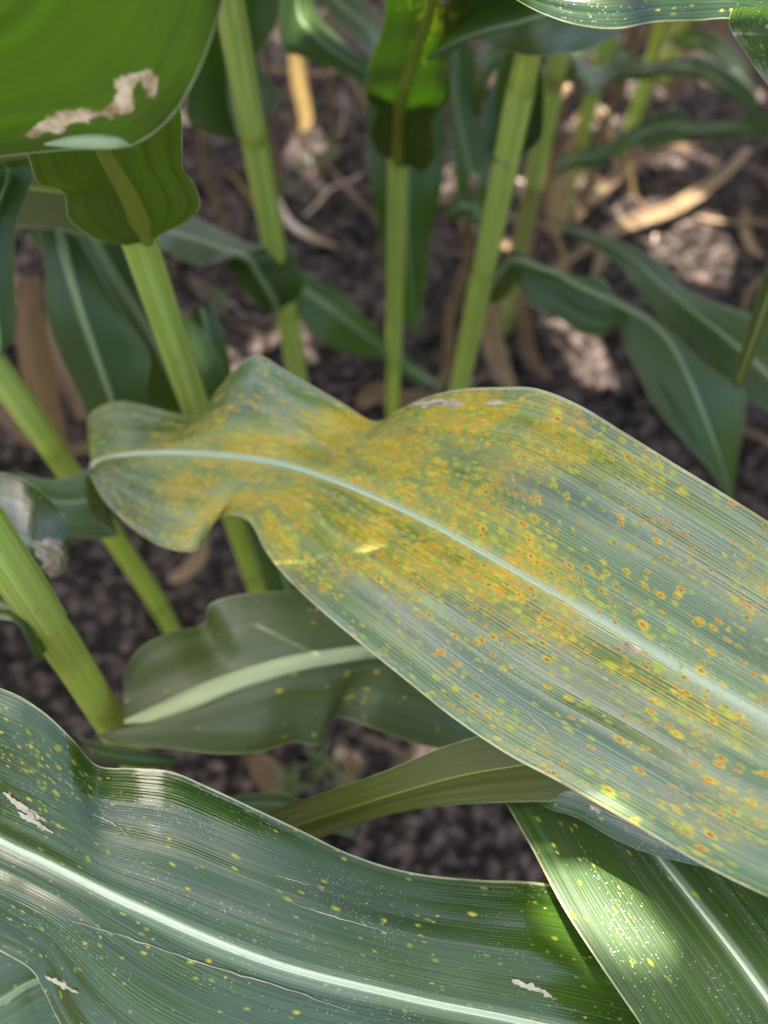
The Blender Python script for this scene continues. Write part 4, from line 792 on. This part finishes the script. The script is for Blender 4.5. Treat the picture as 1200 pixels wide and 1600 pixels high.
# close the last gaps over the broad near leaves
n0 = nleaf
for tr in range(4000):
    pr = wt * (wt > 2) * ~covered
    if pr.sum() < 4 or nleaf > n0 + 45: break
    q = allp[np.searchsorted(np.cumsum(pr), random.random() * pr.sum())]; p = random.choice(order[:22]); z0 = random.uniform(.82, 1.6)
    hit = q + Sv * (z0 + random.uniform(.03, .18) - q[2]) / Sv[2]; ax_ = p['axis'](z0); dx, dy = hit[0] - ax_.x, hit[1] - ax_.y; dist = math.hypot(dx, dy)
    if dist > 0.7 or dist < 0.05: continue
    rows = arch(p, z0, math.atan2(dy, dx), min(.85, max(.3, dist + random.uniform(.03, .2))), random.uniform(.3, 1.0), random.uniform(.7, 1.8), random.uniform(.05, .09))
    if seen(rows): continue
    poly = flat([list(r[0]) for r in rows] + [list(r[2]) for r in rows[::-1]])
    if (wt * (inside(poly, shade2) & ~covered)).sum() - 0.12 * (litw * inside(poly, lit2)).sum() > 1 and (litw * inside(poly, lit2)).sum() < 14:
        covered |= inside(poly, shade2); leaf(p['root'], rows, M_LEAF, sub=3, mh=3, bulge=0.04, ribw=0.005); nleaf += 1
# the rest of each plant's leaves, wherever they neither enter the picture nor close a sun gap
for p in NB + [pG, pH, pI, pJ, pS10, pS11, pS12, pS13, pS7, pS8, pS9]:
    for z0 in np.arange(0.30 if p in NB else 0.7, 1.6, 0.14):
        for tr in range(5):
            rows = arch(p, z0, random.uniform(0, 6.283), random.uniform(.45, .75), random.uniform(.6, 1.1), random.uniform(1.0, 2.0), random.uniform(.07, .095))
            if seen(rows): continue
            poly = flat([list(r[0]) for r in rows] + [list(r[2]) for r in rows[::-1]])
            if (litw * inside(poly, lit2)).sum() > 0.2: continue
            covered |= inside(poly, shade2); leaf(p['root'], rows, M_LEAF, sub=3, mh=3, bulge=0.04, ribw=0.005); nleaf += 1
            break
# last look: any sunlit sliver left on the broad near leaves gets one more blade above it
HP = np.concatenate([np.array([v.co[:] for v in o_.data.vertices])[::k_] for o_, k_ in ((hero_leaf, 1), (near_leaf, 2))] + [q for q, w_ in shade_w if w_ == 2.5])
hx, hy, hd = proj(HP); HP = HP[(hx > -40) & (hx < 740) & (hy > -40) & (hy < 1640)]; HP2 = flat(HP)
for rnd in range(4):
    bpy.context.view_layer.update(); DG = bpy.context.evaluated_depsgraph_get()
    hot = ~np.array([in_shadow(q) for q in HP]); h0 = hot.sum()
    if hot.sum() < 3: break
    for k in range(10):
        if hot.sum() < 3: break
        best = None; ids = np.where(hot)[0]
        for tr in range(420):
            q = HP[random.choice(ids)]; p = random.choice(order[:22]); z0 = random.uniform(.82, 1.7)
            hit = q + Sv * (z0 + random.uniform(.03, .18) - q[2]) / Sv[2]; ax_ = p['axis'](z0); dx, dy = hit[0] - ax_.x, hit[1] - ax_.y; dist = math.hypot(dx, dy)
            if dist > 0.7 or dist < 0.06: continue
            rows = arch(p, z0, math.atan2(dy, dx), min(.85, max(.25, dist + random.uniform(.02, .15))), random.uniform(.3, 1.0), random.uniform(.7, 1.8), random.uniform(.035, .08))
            if seen(rows): continue
            poly = flat([list(r[0]) for r in rows] + [list(r[2]) for r in rows[::-1]]); sc0 = (inside(poly, HP2) & hot).sum() - 0.02 * (litw * inside(poly, lit2)).sum()
            if best is None or sc0 > best[0]: best = (sc0, rows, poly, p)
        if best is None or best[0] <= 0: break
        hot &= ~inside(best[2], HP2); leaf(best[3]['root'], best[1], M_LEAF, sub=3, mh=3, bulge=0.02, ribw=0.005); nleaf += 1
    print('hot', rnd, h0, hot.sum())
print('upper leaves', nleaf, 'shade covered', (covered * wt).sum() / wt.sum())
print('hero', covered[wt > 1.5].mean())
